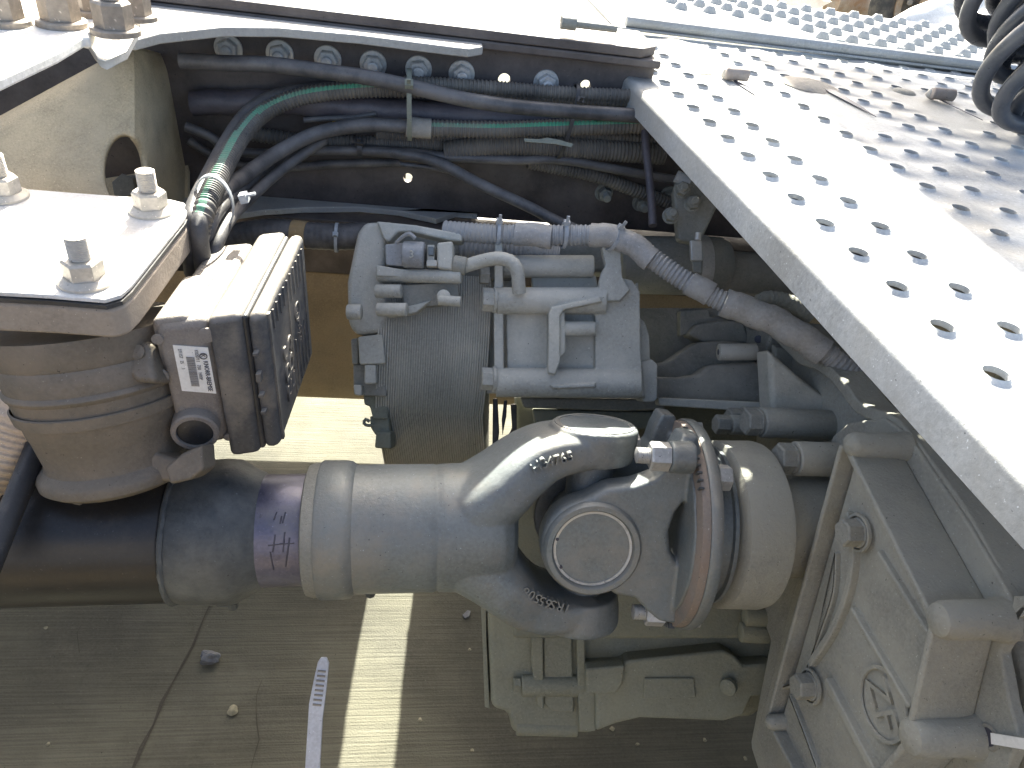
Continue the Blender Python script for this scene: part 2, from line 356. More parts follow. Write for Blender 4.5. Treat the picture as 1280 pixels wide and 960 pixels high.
for x in (-.470, -.407, -.347, -.289, -.230, -.173, -.058):
    bolt('bolt', (x, YW, 1.042), (0, -1, 0), .023, .012, 'zinc', rail, washer=.0175, stud=.008, sr=.007, wh=.003, flange=0)
for x, z in ((.054, .896), (.115, .885), (.155, .90)):
    bolt('bolt', (x, YW, z), (0, -1, 0), .018, .012, 'alu_dark', rail, washer=.014, stud=.012, sr=.006)
# threaded fitting on top of the rail end
bm = bmesh.new(); a = Vector((-.05, .47, 1.118)); cyl(a, a+X*.02, .008, 12, bm); cyl(a+X*.02, a+X*.075, .0045, 12, bm)
fit = obj('grease_fitting', bm, 'alu_dark'); props(fit, 'small brown threaded pin lying on the bright rail top by the step', 'pin')
# bracket clutter at the right end of the rail
br = thing('hanger_bracket', 'grey angled bracket fixed to the rail web beside the step edge', 'bracket', (.14, .45, .88))
obj('plate', plate([(850, 215), (905, 245), (895, 262), (875, 305), (848, 300), (842, 240)], .97, .02), 'alu_dark', br, .004)
for (x, y) in ((838, 270), (852, 238), (865, 255)):
    bolt('bolt', P(x, y, .955), BACKV, .016, .010, 'alu_dark', br, stud=.008, sr=.005, washer=.011)
obj('fitting', cyl(P(845, 220, .95), P(862, 228, .95), .008, 12), 'conduit_grey', br)

# ================================================================== CROSSMEMBER (left)
xm = thing('crossmember', 'tan dusty pressed crossmember with a round hole, left edge', 'crossmember', (-.52, .2, .9))
def xmember():
    """pressed, inclined wing of the crossmember with a real hole, running from the rail to the left"""
    cols = [-90, -60, -30, 0, 30, 60, 85, 105, 120] + list(range(126, 187, 4)) + [192, 200, 210, 220, 230, 240, 250]
    def topy(x): return 147-x*.545 if x < 165 else 57+(x-165)*.25
    def dep(x, s):
        if x < 165: d = .800+.020*(x/165)
        else: d = .82+.22*min(1, (x-165)/75)**1.2
        return d-.055*s*(1 if x < 165 else max(0, 1-(x-165)/60))
    hx, hy, rx, ry = 155, 213, 25, 44
    bm = bmesh.new(); NS = 52; g = {}
    for i, x in enumerate(cols):
        ty = topy(x)
        for j in range(NS+1):
            s_ = j/NS; y = ty+(330-ty)*s_; roll = max(0, 1-s_/.10)
            g[i, j] = bm.verts.new(P(x, y+2*roll, dep(x, s_)+.012*roll**2))
    fs = []; px = {}
    for k, w in g.items():
        x = cols[k[0]]; y = topy(x)+(330-topy(x))*k[1]/NS; px[w] = (x, y, k)
    for i in range(len(cols)-1):
        for j in range(NS): fs.append(bm.faces.new((g[i, j], g[i+1, j], g[i+1, j+1], g[i, j+1])))
    def inside(f):
        c = [px[w] for w in f.verts]; x = sum(q[0] for q in c)/4; y = sum(q[1] for q in c)/4
        return ((x-hx)/rx)**2+((y-hy)/ry)**2 < 1
    bmesh.ops.delete(bm, geom=[f for f in fs if inside(f)], context='FACES')
    for e in bm.edges:
        if len(e.link_faces) == 1:
            for w in e.verts:
                x, y, k = px[w]; u_, v_ = (x-hx)/rx, (y-hy)/ry; l = math.hypot(u_, v_)
                if l < 1.35 and l > .01:
                    X_, Y_ = hx+u_/l*rx, hy+v_/l*ry; w.co = P(X_, Y_, dep(X_, (Y_-topy(X_))/(330-topy(X_))))
    return bm
o = obj('wall', xmember(), 'tan', xm); md = o.modifiers.new('sol', 'SOLIDIFY'); md.thickness = .006; md.offset = 0
obj('rear_wall', plate([(-90, 175), (60, 140), (200, 90), (235, 110), (235, 330), (-90, 330)], 1.0, .006), 'tan', xm)
bolt('bolt', P(165, 238, .96), BACKV, .030, .018, 'alu_dark', xm, washer=.02)
# stamped bracket on top of it
tb = thing('top_bracket', 'bright pressed bracket plate lying over the crossmember, upper left corner', 'bracket', (-.62, .3, 1.07))
TZ = 1.160
def tz(pts, dz=0): return [at(x, y, 'z', TZ)+Z*dz for x, y in pts]
obj('flat_plate', prism(tz([(-120, 150), (0, 97), (70, 65), (103, 46), (112, 47), (140, 2), (150, -12), (-120, -22)], -.007), Z*.007), 'white_plate', tb, .003)
e0, e1 = at(104, 47, 'z', TZ), at(168, 0, 'z', TZ-.012); fd = (at(140, 0, 'z', TZ)-e0)
fp = [at(100, 47, 'z', TZ), at(108, 50, 'z', TZ-.003), at(116, 62, 'z', TZ-.010), at(124, 73, 'z', TZ-.014), at(131, 76, 'z', TZ-.015), at(158, 63, 'z', TZ-.015)]
obj('fold', prism(fp+[p-Z*.006 for p in fp[::-1]], fd*.8), 'white_plate', tb, .001)
for i, (px, py) in enumerate(((78, 24), (145, 34), (170, 16), (118, 10), (6, 22))):
    p = at(px, py+8, 'z', TZ if i != 2 else TZ-.01)
    bolt('nut', p, Z, .021, .016, 'nut_dark', tb, washer=.0155, stud=.012, sr=.006, wh=.004, rot=.35, flange=0)

# ================================================================== BRAKE VALVE UNIT (left): plate, cylinder, control box
bu = thing('brake_valve_unit', 'brown cast cylinder with bright top plate and black capped control box', 'valve unit', (-.51, .03, .70))
zt = .965
def zt_pts(px, z): return [at(x, y, 'z', z) for x, y in px]
top = [(-90, 225), (0, 238), (100, 246), (215, 254), (231, 258), (236, 266), (231, 278), (165, 362), (152, 374), (132, 380), (60, 374), (-90, 366)]
obj('top_plate', prism(zt_pts(top, zt), (0, 0, .004)), 'white_plate', bu, .0012)
gk = [at(x, y, 'z', zt) for x, y in top]
obj('gasket', prism([p+Vector((.001, -.002, -.004)) for p in gk], (0, 0, .0035)), 'rubber', bu)
obj('cast_flange', prism([p+Vector((.0015, -.001, -.033)) for p in gk], (0, 0, .0285)), 'cast_plate', bu, .004)
for px, py in ((190, 264), (108, 352), (6, 246)):
    bolt('nut', at(px, py, 'z', zt+.004), Z, .0265, .021, 'nut_white', bu, washer=.0, stud=.020, sr=.0085, flange=.0205, rot=.3)
ax0 = P(106, 402, .665); ax1 = P(154, 592, .715); cl_ = (ax1-ax0).length; axd = (ax1-ax0).normalized()
prof = [(0, .088), (.028, .088), (.031, .0865), (.034, .088), (.058, .0865), (.060, .0885), (.063, .0895), (.066, .0885), (.068, .0862), (.112, .083), (.116, .0815), (.148, .078), (.154, .080), (.160, .088), (.166, .092), (.173, .092), (.178, .086), (.181, .080)]
cr = lambda t: (1.0-.18*t/.181)*.90/.96
prof = [(t*cl_/.181, r*cr(t)) for t, r in prof]
obj('cylinder_body', revolve(prof, ax0, axd, 72), 'cast_brown', bu)
obj('clamp_band', revolve([(t*cl_/.181, r*cr(t)) for t, r in [(.081, .0875), (.082, .0895), (.094, .0885), (.095, .0860)]], ax0, axd, 72, cap=False), 'cast_brown', bu)
for a, t in ((-60, .05), (-95, .09), (-118, .045)):
    pass
# raised ejector circles and small bosses on the casting
for x, y, r in ((248, 0, 0), ):
    pass
def disc_on(px, py, d, n, r, th, m, name, parent, seg=20, bev=.0008):
    c = P(px, py, d); return obj(name, revolve([(0, r), (th*.7, r), (th, r-th*.5)], c, n, seg), m, parent)
cside = Vector((.45, -.85, .1)).normalized()
obj('ear', plate([(150, 432), (186, 425), (192, 465), (196, 480), (168, 478), (154, 462)], .628, .05), 'cast_brown', bu, .006, 3)
disc_on(172, 440, .627, BACKV, .0065, .002, 'cast_brown', 'boss', bu)
obj('foot_lug', plate([(205, 585), (228, 566), (252, 556), (254, 588), (238, 600), (212, 606)], .655, .03), 'cast_brown', bu, .003)
obj('lower_arm', plate([(180, 560), (215, 572), (248, 574), (252, 585), (215, 604), (185, 600)], .672, .04), 'cast_brown', bu, .006)
# control box in its own axes
bz = .925
fl = at(190, 408, 'z', bz); frr = at(326, 392, 'z', bz+.012); bl = at(262, 306, 'z', bz)
bx = (frr-fl); Wb = bx.length; bx.normalize(); by = (bl-fl); Db = by.length; by.normalize()
Hb = .150; bdn = Vector((.03, -.02, -1)).normalized()
bn = bx.cross(bdn).normalized(); bn = bn if bn.y > 0 else -bn; en = by.cross(bdn).normalized(); en = en if en.x > 0 else -en
def bp(u, v, w): return fl+bx*u+by*v+bdn*w
def bbox(u0, u1, v0, v1, w0, w1, bm=None):
    return prism([bp(u0, v0, w0), bp(u0, v1, w0), bp(u0, v1, w1), bp(u0, v0, w1)], bx*(u1-u0), bm)
Ug = Wb*.50
obj('control_box', bbox(0.0, Ug, 0, Db, 0, Hb*.93), 'box_grey', bu, .008, 3)
obj('box_shoulder', bbox(-.003, Ug*.62, .004, Db*.55, -.0035, Hb*.35), 'box_grey', bu, .006, 3)
obj('gasket_band', bbox(Ug, Ug+.030, -.004, Db+.012, -.003, Hb+.008), 'plastic', bu, .007, 3)
obj('seal', bbox(Ug+.028, Ug+.034, -.001, Db+.004, 0, Hb+.004), 'rubber', bu, .004, 2)
cov = obj('cover', bbox(Ug+.033, Wb+.004, -.003, Db+.006, -.001, Hb+.005), 'plastic', bu, .008, 3)
for w in (.035, .058, .082, .102):
    obj('clip', bbox(Ug+.036, Wb-.004, -.0085, -.002, w, w+(.010 if w == .058 else .004)), 'plastic', cov, .001)
# ribs and lettering on the end face
fx = Wb+.004; rib = bmesh.new()
for k in range(10):
    v0 = Db*(.12+.086*k)
    if k < 4: 
        bbox(fx-.001, fx+.0014, v0, v0+.0018, .008, .028, rib)
    elif k in (5, 6, 7, 8): bbox(fx-.001, fx+.0014, v0, v0+.0018, .008, .038, rib); bbox(fx-.001, fx+.0014, v0, v0+.0018, .085, Hb-.006, rib)
    else: bbox(fx-.001, fx+.0014, v0, v0+.0018, .008, Hb-.006, rib)
bbox(fx-.001, fx+.0018, Db*.03, Db*.06, .004, Hb, rib)
obj('rib', rib, 'plastic', cov)
def cbt(u, v, w): return bp(u, v, w)
text('EBS', cbt(fx+.0006, Db*.44, .132), -bdn, -by, .046, 'plastic', cov, .0014, wscale=1.0)
lc = cbt(fx, Db*.66, .060)
obj('emblem', revolve([(0, .0105), (.0014, .0105), (.0014, .0085), (0, .0085)], lc, en, 24, cap=False), 'plastic', cov)
text('K', lc-by*.000-bdn*(-.004), -bdn, -by, .013, 'plastic', cov, .0012)
text('KNORR', cbt(fx+.0004, Db*.70, .1), -bdn, -by, .008, 'plastic', cov, .0008)
# plug, label
pc = at(245, 533, 'y', 0); 
nb = -by
front_o = bp(0, 0, 0)
pp = onp(245, 534, front_o-bn*.002, bn)
obj('plug_socket', revolve([(-.01, .022), (.008, .0215), (.010, .020), (.010, .0165), (.004, .016)], pp, -bn, 36, cap=False), 'box_grey', bu)
obj('plug', revolve([(-.004, .0163), (.0068, .0163), (.0078, .0148)], pp, -bn, 32), 'rubber', bu)
for x, y, r in ((200, 470, .0075), (258, 419, .0075), (197, 424, .005), (285, 546, .004)):
    q = onp(x, y, front_o, bn); obj('boss', revolve([(-.001, r), (.0012, r), (.0014, r-.0006)], q, -bn, 20), 'box_grey', bu)
st = [onp(x, y, front_o-bn*.0006, bn) for x, y in ((216, 431), (260, 434), (270.5, 491.5), (227.5, 488))]
lab = obj('label_sticker', prism(st, -bn*.0007), 'sticker', bu)
sr_, sdn = (st[1]-st[0]), (st[3]-st[0])
def sx(a, b): return st[0]+sr_*a+sdn*b-bn*.0016
rd = sdn.normalized(); ru = sr_.normalized(); SL = sdn.length
text('KNORR-BREMSE', sx(.80, .29), rd, ru, SL*.115, 'ink', lab, .0002, wscale=.82)
text('K020711   750   N00P', sx(.60, .06), rd, ru, SL*.085, 'ink_grey', lab, .0002, wscale=.85)
text('271157   25     1', sx(.13, .06), rd, ru, SL*.085, 'ink_grey', lab, .0002, wscale=.78)
bb = bmesh.new(); t = .22
while t < .86:
    w = random.choice((.008, .012, .02)); q = [sx(.32, t), sx(.56, t), sx(.56, t+w), sx(.32, t+w)]; prism(q, -bn*.0003, bb); t += w+random.choice((.008, .012))
obj('barcode', bb, 'ink_grey', lab)
ec = sx(.83, .18); obj('emblem', revolve([(0, .0034), (.0003, .0034), (.0003, .0026), (0, .0026)], ec, -bn, 20, cap=False), 'ink', lab)
text('K', ec-rd*.0019-ru*.0019, rd, ru, .0052, 'ink', lab, .0002)

# rod and corrugated pipe coloured as if lit, at the far left edge
rod = thing('steel_rod', 'black slanting rod rising past the lower left edge of the cast cylinder', 'rod', (-.56, -.1, .76))
a, b = P(52, 545, .70), P(-40, 770, .60)
obj('shaft', cyl(a, b, .0105, 18), 'rubber', rod)
obj('bracket_ear', plate([(38, 552), (48, 536), (60, 560), (86, 610), (112, 640), (96, 640), (60, 600)], .70, .02), 'cast_brown', rod, .003)
lp = thing('corrugated_pipe', 'tan corrugated pipe with sunlight painted into its colour, beside the brown cylinder at the left edge', 'pipe', (-.65, 0, .8))
obj('pipe', tube([P(-60, 640, .70), P(-15, 580, .70), P(12, 535, .70), P(24, 505, .70), P(20, 470, .71)], .031, 32, corr=.03, pitch=.007), 'conduit_sun_tint', lp)
obj('cuff', plate([(6, 492), (24, 486), (33, 512), (26, 516)], .645, .004), 'conduit_sun_tint', lp, .001)

# ================================================================== PROPELLER SHAFT
O = Vector((-.020, 0, .684)); SD = Vector((1, 0, .045)).normalized()
sh = thing('propeller_shaft', 'grey steel universal joint shaft running across below the gearbox', 'propeller shaft', (-.3, 0, .59))
def st_(px): # distance along shaft axis for a photo column, measured from O (negative to the left)
    p = at(px, 665, 'y', 0); return (p.x-O.x)/SD.x
def srev(prof, seg=72, **k): return revolve([(st_(a), r) for a, r in prof], O, SD, seg, **k)
obj('tube', srev([(-300, .0735), (222, .0735), (226, .0715)]), 'black_paint', sh)
# welded end: rough bead
bm = bmesh.new()
bd = [O+SD*st_(228)+Vector((0, math.cos(a)*.0735, math.sin(a)*.0735)) for a in [2*math.pi*k/40 for k in range(41)]]
tube(bd, .0032, 8, .01, bm=bm)
for v_ in bm.verts: v_.co += Vector((random.uniform(-.0006, .0006), random.uniform(-.0006, .0006), random.uniform(-.0006, .0006)))
obj('weld_bead', bm, 'sleeve', sh)
obj('sleeve', srev([(226, .071), (232, .0745), (262, .0765), (283, .0775), (300, .0765), (322, .0655), (330, .0625), (334, .060)]), 'sleeve', sh)
obj('spline_section', srev([(326, .0605), (388, .0605), (392, .059)]), 'spline', sh)
obj('dust_cap', srev([(386, .066), (388, .0705), (396, .0725), (403, .0725)]), 'alu_dark', sh)
obj('collar', srev([(402, .0735), (405, .0752), (432, .0750), (440, .0740), (446, .0700)]), 'steel_blue', sh)
obj('slip_tube', srev([(444, .0700), (530, .0702), (541, .0704), (543, .0695), (546, .0693), (548, .0702), (570, .0702)], 96), 'steel_blue', sh)
for (px_, py_) in ((291, 757), (463, 741)):
    p = at(px_, py_, 'y', 0); bm = cyl(p+Z*.012, p-Z*.003, .006, 8); box(p+Z*.006-X*.006, (.022, .01, .004), bm)
    obj('grease_nipple', bm, 'sleeve', sh)
bm = bmesh.new()
for a in range(8):
    an = 20+a*3.2*4
# fork of the slip yoke in joint axes
ti = math.radians(11); V0 = Vector((0, -.8, .6)); U0 = Vector((0, .6, .8))
U = U0*math.cos(ti)+V0*math.sin(ti); V = V0*math.cos(ti)-U0*math.sin(ti)
psi = math.radians(5); V2 = (V*math.cos(psi)-X*math.sin(psi)); X2 = (X*math.cos(psi)+V*math.sin(psi))
fo = [(596, 578), (622, 566), (642, 552), (660, 538), (675, 531), (700, 529), (764, 529), (771, 536), (771, 556), (764, 566), (735, 579), (700, 590), (672, 606), (652, 630), (645, 657), (650, 690), (668, 717), (700, 735), (735, 742), (768, 748), (772, 765), (768, 780), (740, 785), (700, 781), (670, 775), (645, 762), (622, 747), (596, 737)]
fo3 = [onp(x, y, O+V*.028, V) for x, y in fo]
def loft_fork(pts, prof):
    """stack of the outline at several offsets along V, so the cross section is full and rounded"""
    bm = bmesh.new(); rings = []; c = sum(pts, Vector())/len(pts)
    nrm = []
    n = len(pts)
    for i in range(n):
        e = (pts[(i+1) % n]-pts[i-1]).normalized(); nn = e.cross(V); nrm.append(nn)
    area = sum((pts[i]-c).cross(pts[(i+1) % n]-c).dot(V) for i in range(n)); sg = 1 if area > 0 else -1
    for off, ins in prof:
        rings.append([bm.verts.new(pts[i]+V*off-nrm[i]*ins*sg) for i in range(n)])
    for a, b in zip(rings, rings[1:]):
        for i in range(n): bm.faces.new((a[i], a[(i+1) % n], b[(i+1) % n], b[i]))
    bm.faces.new(rings[0][::-1]); bm.faces.new(rings[-1]); return bm
dn = []
q = resample(fo3+[fo3[0]], .012)[:-1]
ecs = [O+U*.1135, O-U*.1135]
def sarm(sg):
    """one yoke arm: rounded rectangular section swept from the tube shoulder to the ear"""
    bm = bmesh.new(); keys = [(560, .012, .050, .060), (582, .022, .046, .066), (602, .037, .038, .0665), (622, .053, .033, .066), (644, .072, .029, .061), (668, .087, .026, .054), (692, .0935, .0235, .050), (722, .096, .021, .048), (742, .0965, .020, .046)]
    c_ = resample([O+SD*st_(a_)+U*b_*sg for a_, b_, _, _ in keys], .008); m_ = len(c_); prev = None
    wv = resample([Vector((k[2], k[3], 0)) for k in keys], .0001)
    for i, p in enumerate(c_):
        t = (c_[min(m_-1, i+1)]-c_[max(0, i-1)]).normalized(); nn = t.cross(V).normalized(); f = i/(m_-1)*(len(keys)-1); j = min(len(keys)-2, int(f)); g_ = f-j
        a_ = keys[j][2]*(1-g_)+keys[j+1][2]*g_; b_ = keys[j][3]*(1-g_)+keys[j+1][3]*g_
        ex_ = 1.0-.50*min(1, i/(m_-1)*1.6); pw = lambda q_: math.copysign(abs(q_)**ex_, q_)
        ring = [bm.verts.new(p+nn*a_*pw(math.cos(2*math.pi*k/32))+V*b_*pw(math.sin(2*math.pi*k/32))) for k in range(32)]
        if prev:
            for k in range(32): bm.faces.new((prev[k], prev[(k+1) % 32], ring[(k+1) % 32], ring[k]))
        else: bm.faces.new(ring[::-1])
        prev = ring
    bm.faces.new(prev); return bm
parts_ = [sarm(1), sarm(-1)]
parts_ += [revolve([(-.034, .045), (-.02, .0480), (-.004, .0495), (.003, .0490), (.0055, .047)], ec, d_, 48) for ec, d_ in zip(ecs, (U, -U))]
parts_ += [srev([(549, .0705), (590, .0712), (606, .0705), (622, .0675), (634, .058), (641, .040), (643, .01)], 72)]
fork = cast('slip_yoke', parts_, 'steel_blue', sh, .0017, 14)
obj('ear_rim', revolve([(-.002, .0455), (.0062, .0450), (.0068, .0435), (.0062, .0405), (.004, .0400)], ecs[0], U, 48, cap=False), 'steel_blue', fork)
obj('bearing_cap', revolve([(-.02, .0400), (.0050, .0400), (.0056, .038)], ecs[0], U, 40), 'steel_dark', fork)
# cross
bm = cyl(O-U*.1, O+U*.1, .026, 28); cyl(O-V2*.05, O+V2*.05, .026, 28, bm); bmesh.ops.create_uvsphere(bm, u_segments=24, v_segments=16, radius=.046, matrix=Matrix.Translation(O))
obj('cross', bm, 'steel_dark', sh)
# flange yoke front and back ears
fc = O+X2*.096+U*.009
h = .062
eo = circ(738, 686, 62, 61, 65, 262, 22)
eo = eo + [(760, 610), (795, 606), (822, 597), (838, 583), (846, 560), (856, 543), (874, 545), (882, 580), (880, 610), (860, 622), (846, 640), (838, 665), (840, 692), (852, 712), (872, 722), (884, 750), (872, 775), (850, 783), (826, 779), (810, 766), (796, 750), (770, 746)]
n_ = V2
e3 = [onp(x, y, O+V2*h, V2) for x, y in eo]
bk = [p-V2*2*((p-O).dot(V2)) for p in e3]
n_e = (741, 686)
pad = onp(836, 571, O+V2*.068, V2)
fy = [prism(e3, -V2*.036), prism(bk, V2*.036), revolve([(-.0015, .100), (.002, .102)], fc-X2*.0005, X2, 48),
      cyl(pad, pad+X2*.026, .0165, 24)]
fy[0] = bmesh.new(); 
cen = sum(e3, Vector())/len(e3)
rg = []
for off, ins in ((0.0, .0045), (.0035, .0012), (.008, 0), (.030, 0), (.036, .003)):
    rg.append([fy[0].verts.new(p-V2*off+((cen-p).normalized())*ins) for p in e3])
for a_, b_ in zip(rg, rg[1:]):
    for i in range(len(e3)): fy[0].faces.new((a_[i], a_[(i+1) % len(e3)], b_[(i+1) % len(e3)], b_[i]))
fy[0].faces.new(rg[0]); fy[0].faces.new(rg[-1][::-1])
yoke = cast('flange_yoke', fy, 'steel_blue', sh, .0017, 8)
ce = onp(741, 686, O+V2*(h+.001), V2)
obj('ear_rim', revolve([(-.004, .0530), (.002, .0520), (.005, .0495), (.005, .0445), (.003, .0430), (-.008, .0425)], ce, V2, 64, cap=False), 'steel_blue', yoke)
obj('snap_ring', revolve([(-.006, .0425), (.0005, .0422), (.0005, .0395), (-.006, .0392)], ce, V2, 64, cap=False), 'zinc', yoke)
obj('bearing_cap', revolve([(-.03, .0405), (-.0025, .0405), (-.0010, .0385), (-.0013, .030)], ce, V2, 56), 'steel_dark', yoke)
for k in (150, 195):
    a = math.radians(k); u_, v_, d_ = frame(V2); pc_ = onp(741-46*math.cos(math.radians(k-165)), 686+46*math.sin(math.radians(k-165)), ce+V2*.0004, V2)
    obj('snap_ring_eye', cyl(pc_-V2*.001, pc_+V2*.0008, .0017, 10), 'ink', yoke)
# flange disc pair
fc = O+X2*.096+U*.009
obj('flange_disc', revolve([(0, .030), (.0005, .106), (.002, .1155), (.006, .1165), (.010, .1165)], fc, X2, 96), 'flange', sh)
obj('companion_flange', revolve([(.0103, .1175), (.0125, .119), (.020, .119), (.023, .117), (.024, .09)], fc, X2, 96), 'steel_blue', sh)
# cross serrations along the front upper rim
bm = bmesh.new(); u_, v_, d_ = frame(X2)
for k in range(11):
    # angle from V2 (viewer) toward U
    for base in (38, ) if k < 9 else (38, ):
        an = math.radians(base+k*4.3); r_ = U*math.sin(an)+V2*math.cos(an); tt = X2.cross(r_)
        box(fc+r_*.1150+X2*.0015, (.0055, .0018, .006), bm, (X2, tt, r_))
    an = math.radians(-62-k*3.5); r_ = U*math.sin(an)+V2*math.cos(an); tt = X2.cross(r_)
    if k < 7: box(fc+r_*.1150+X2*.0015, (.0055, .0018, .006), bm, (X2, tt, r_))
sr9 = obj('serration', bm, 'sleeve', sh); sr9['kind'] = 'stuff'
bolt('bolt', pad-X2*.0005, -X2, .0265, .020, 'zinc', sh, stud=.014, sr=.0085, rot=.3)
bolt('bolt', onp(797, 557, O-V2*.03, V2), -X2, .026, .018, 'zinc', sh, rot=.1)
bolt('bolt', onp(828, 766, O+V2*.045, V2), -X2, .026, .020, 'zinc', sh, stud=.014, sr=.0085, rot=.2)
for a_ in (48, -70, 110):
    an = math.radians(a_); r_ = U*math.sin(an)+V2*math.cos(an)
    bolt('bolt', fc+X2*.024+r_*.104, X2, .024, .014, 'zinc', sh)
# cast marks
def tmark(s, px, py, px2, py2, off, size, flip=False):
    a = onp(px, py, O+V*off, V); b = onp(px2, py2, O+V*off, V); r_ = (b-a).normalized(); n_ = V
    up = n_.cross(r_); text(s, a, r_, up, size, 'steel_blue', fork, .0040, 'cast_lettering')
tmark('H3', 667, 592, 684, 582, .0545, .0155); tmark('4765', 684, 583, 716, 575, .0525, .0145)
tmark('1RS', 714, 755, 690, 748, .050, .0155); tmark('65', 691, 749, 676, 743, .051, .0155); tmark('508', 678, 743, 655, 731, .0535, .0155)
# marker strokes on the spline section
bm = bmesh.new()
def on_shaft(px, py, r):  # point of the shaft surface seen at a pixel
    best = None
    for i in range(400):
        p = P(px, py, .60+i*.0008); q = p-O; rr = (q-SD*q.dot(SD)).length
        if rr <= r: return p
    return P(px, py, .75)
for pts in (((335, 682), (352, 680), (368, 679)), ((344, 668), (341, 690)), ((356, 665), (354, 690)), ((362, 672), (357, 708)), ((338, 690), (342, 712)), ((346, 640), (342, 650)), ((357, 640), (353, 654)), ((352, 645), (350, 655))):
    pth = []
    for i in range(len(pts)-1):
        for t_ in (0, .25, .5, .75): pth.append(on_shaft(pts[i][0]*(1-t_)+pts[i+1][0]*t_, pts[i][1]*(1-t_)+pts[i+1][1]*t_, .0608))
    pth.append(on_shaft(*pts[-1], .0608)); tube(pth, .0009, 6, .004, bm=bm)
obj('marker_stroke', bm, 'ink', sh)

# ================================================================== GEARBOX
gb = thing('gearbox', 'large dusty grey cast gearbox with ribbed drum and bolted cover', 'gearbox', (.1, .2, .3))
# --- output drum, seal and housing
dc = fc+X2*.024
obj('output_seal', revolve([(0, .086), (.012, .086), (.013, .0835), (.021, .0835), (.022, .089), (.026, .089)], dc, X2, 72), 'steel_dark', gb)
drum_o = dc+X2*.026
obj('output_drum', revolve([(0, .090), (.003, .0955), (.046, .0965), (.052, .095), (.058, .080), (.07, .062), (.16, .062)], drum_o, X*.96+X2*.04, 72), 'alu_cover', gb)
hp = [(905, 470), (925, 425), (938, 398), (960, 410), (990, 440), (1040, 470), (1070, 510), (1120, 530), (1200, 640), (1255, 750), (1268, 800), (1290, 860), (1290, 1010), (960, 1010), (935, 930), (960, 800), (925, 700)]
H3 = [at(x, y, 'x', .30) for x, y in hp]
obj('bell_housing', prism([at(x, y, 'x', .285) for x, y in hp], X*.22), 'alu_cover', gb, .010, 3)
fr = [(935, 400), (955, 408), (975, 425), (990, 440), (1002, 450), (1022, 456), (1040, 470), (1058, 492), (1072, 510), (1100, 522), (1120, 532), (1150, 570), (1200, 640), (1255, 745), (1262, 800)]
def ribbon(pxs, ax, v, wd, th, m, parent, name='rib', bev=.002):
    ps = resample([at(x, y, ax, v) for x, y in pxs], .012); n = len(ps); L = []; R = []
    N = {'x': X, 'y': Y, 'z': Z}[ax]
    for i, p in enumerate(ps):
        t = (ps[min(n-1, i+1)]-ps[max(0, i-1)]).normalized(); s = t.cross(N).normalized(); L.append(p+s*wd/2); R.append(p-s*wd/2)
    return obj(name, prism(L+R[::-1], N*th), m, parent, bev)
ribbon(fr, 'x', .262, .014, .04, 'alu_cover', gb, 'housing_flange', .003)
obj('flange_ear', pplane([(925, 392), (945, 395), (965, 412), (958, 440), (938, 452), (918, 430), (912, 405)], 'x', .265, X*.03), 'alu_cover', gb, .006, 3)
for x, y in ((943, 405), ): bolt('bolt', at(x, y, 'x', .264), -X, .014, .008, 'alu_dark', gb)
obj('bolt_hole', cyl(at(948, 424, 'x', .262), at(948, 424, 'x', .27), .0055, 16), 'ink', gb)
obj('web_rib', pplane([(964, 430), (970, 435), (972, 505), (960, 507)], 'x', .262, X*.03), 'alu_cover', gb, .002)
ribbon([(1000, 530), (1010, 570), (1004, 620), (1015, 655)], 'x', .278, .010, .02, 'alu_cover', gb)
# bosses with bolts
for (cx_, cy_, x0, x1, r, af) in ((950, 528, .195, .30, .0185, .028), (992, 573, .205, .30, .0195, .030), (927, 525, .21, .30, .018, .027), (912, 531, .185, .29, .013, .022)):
    a = at(cx_, cy_, 'x', x0); obj('bolt_boss', cyl(a, a+X*(x1-x0), r, 32, ch=.002), 'alu_cover', gb)
    bolt('bolt', a-X*.001, -X, af, .016, 'alu_cover', gb, washer=r*.85, wh=.003, rot=.2)
# --- cover plate (lower right)
cv = [(1050, 540), (1075, 545), (1100, 580), (1170, 745), (1178, 775), (1165, 800), (1140, 905), (1142, 930), (1120, 948), (1092, 990), (1010, 1010), (952, 905), (958, 890), (1044, 560)]
xc = .200
base_o = [(1040, 545), (1060, 528), (1105, 522), (1135, 545), (1210, 655), (1262, 745), (1270, 770), (1258, 800), (1250, 815), (1262, 880), (1275, 925), (1255, 970), (1200, 1010), (1000, 1060), (945, 920)]
cover = obj('cover_plate', pplane([(x, y) for x, y in base_o], 'x', .258, X*.012), 'alu_cover', gb, .003)
# walls of the raised cover: face set back inside the rim
face = [(1052, 560), (1165, 775), (1130, 930), (1060, 1010), (1000, 1010), (958, 900)]
F3 = [at(x, y, 'x', xc+.018) for x, y in face]
fz = [at(x, y, 'x', xc) for x, y in face]
for p, q in zip(F3, fz): p.y, p.z = q.y, q.z
obj('cover_face', prism(F3, X*.038), 'alu_cover', cover, .003)
def wall(a, b, x0, th, w, m='alu_cover', name='cover_wall', bev=.0025):
    a, b = at(*a, 'x', x0), at(*b, 'x', x0); t = (b-a).normalized(); s = t.cross(X)
    return obj(name, prism([a+s*w/2, b+s*w/2, b-s*w/2, a-s*w/2], X*th), m, cover, bev)
wall((1056, 560), (1165, 778), xc, .058, .007); wall((1165, 775), (1130, 930), xc, .058, .007)
wall((1050, 556), (957, 900), xc+.004, .054, .006); wall((957, 900), (1010, 1000), xc+.004, .054, .006); wall((1130, 930), (1070, 1000), xc, .058, .007)
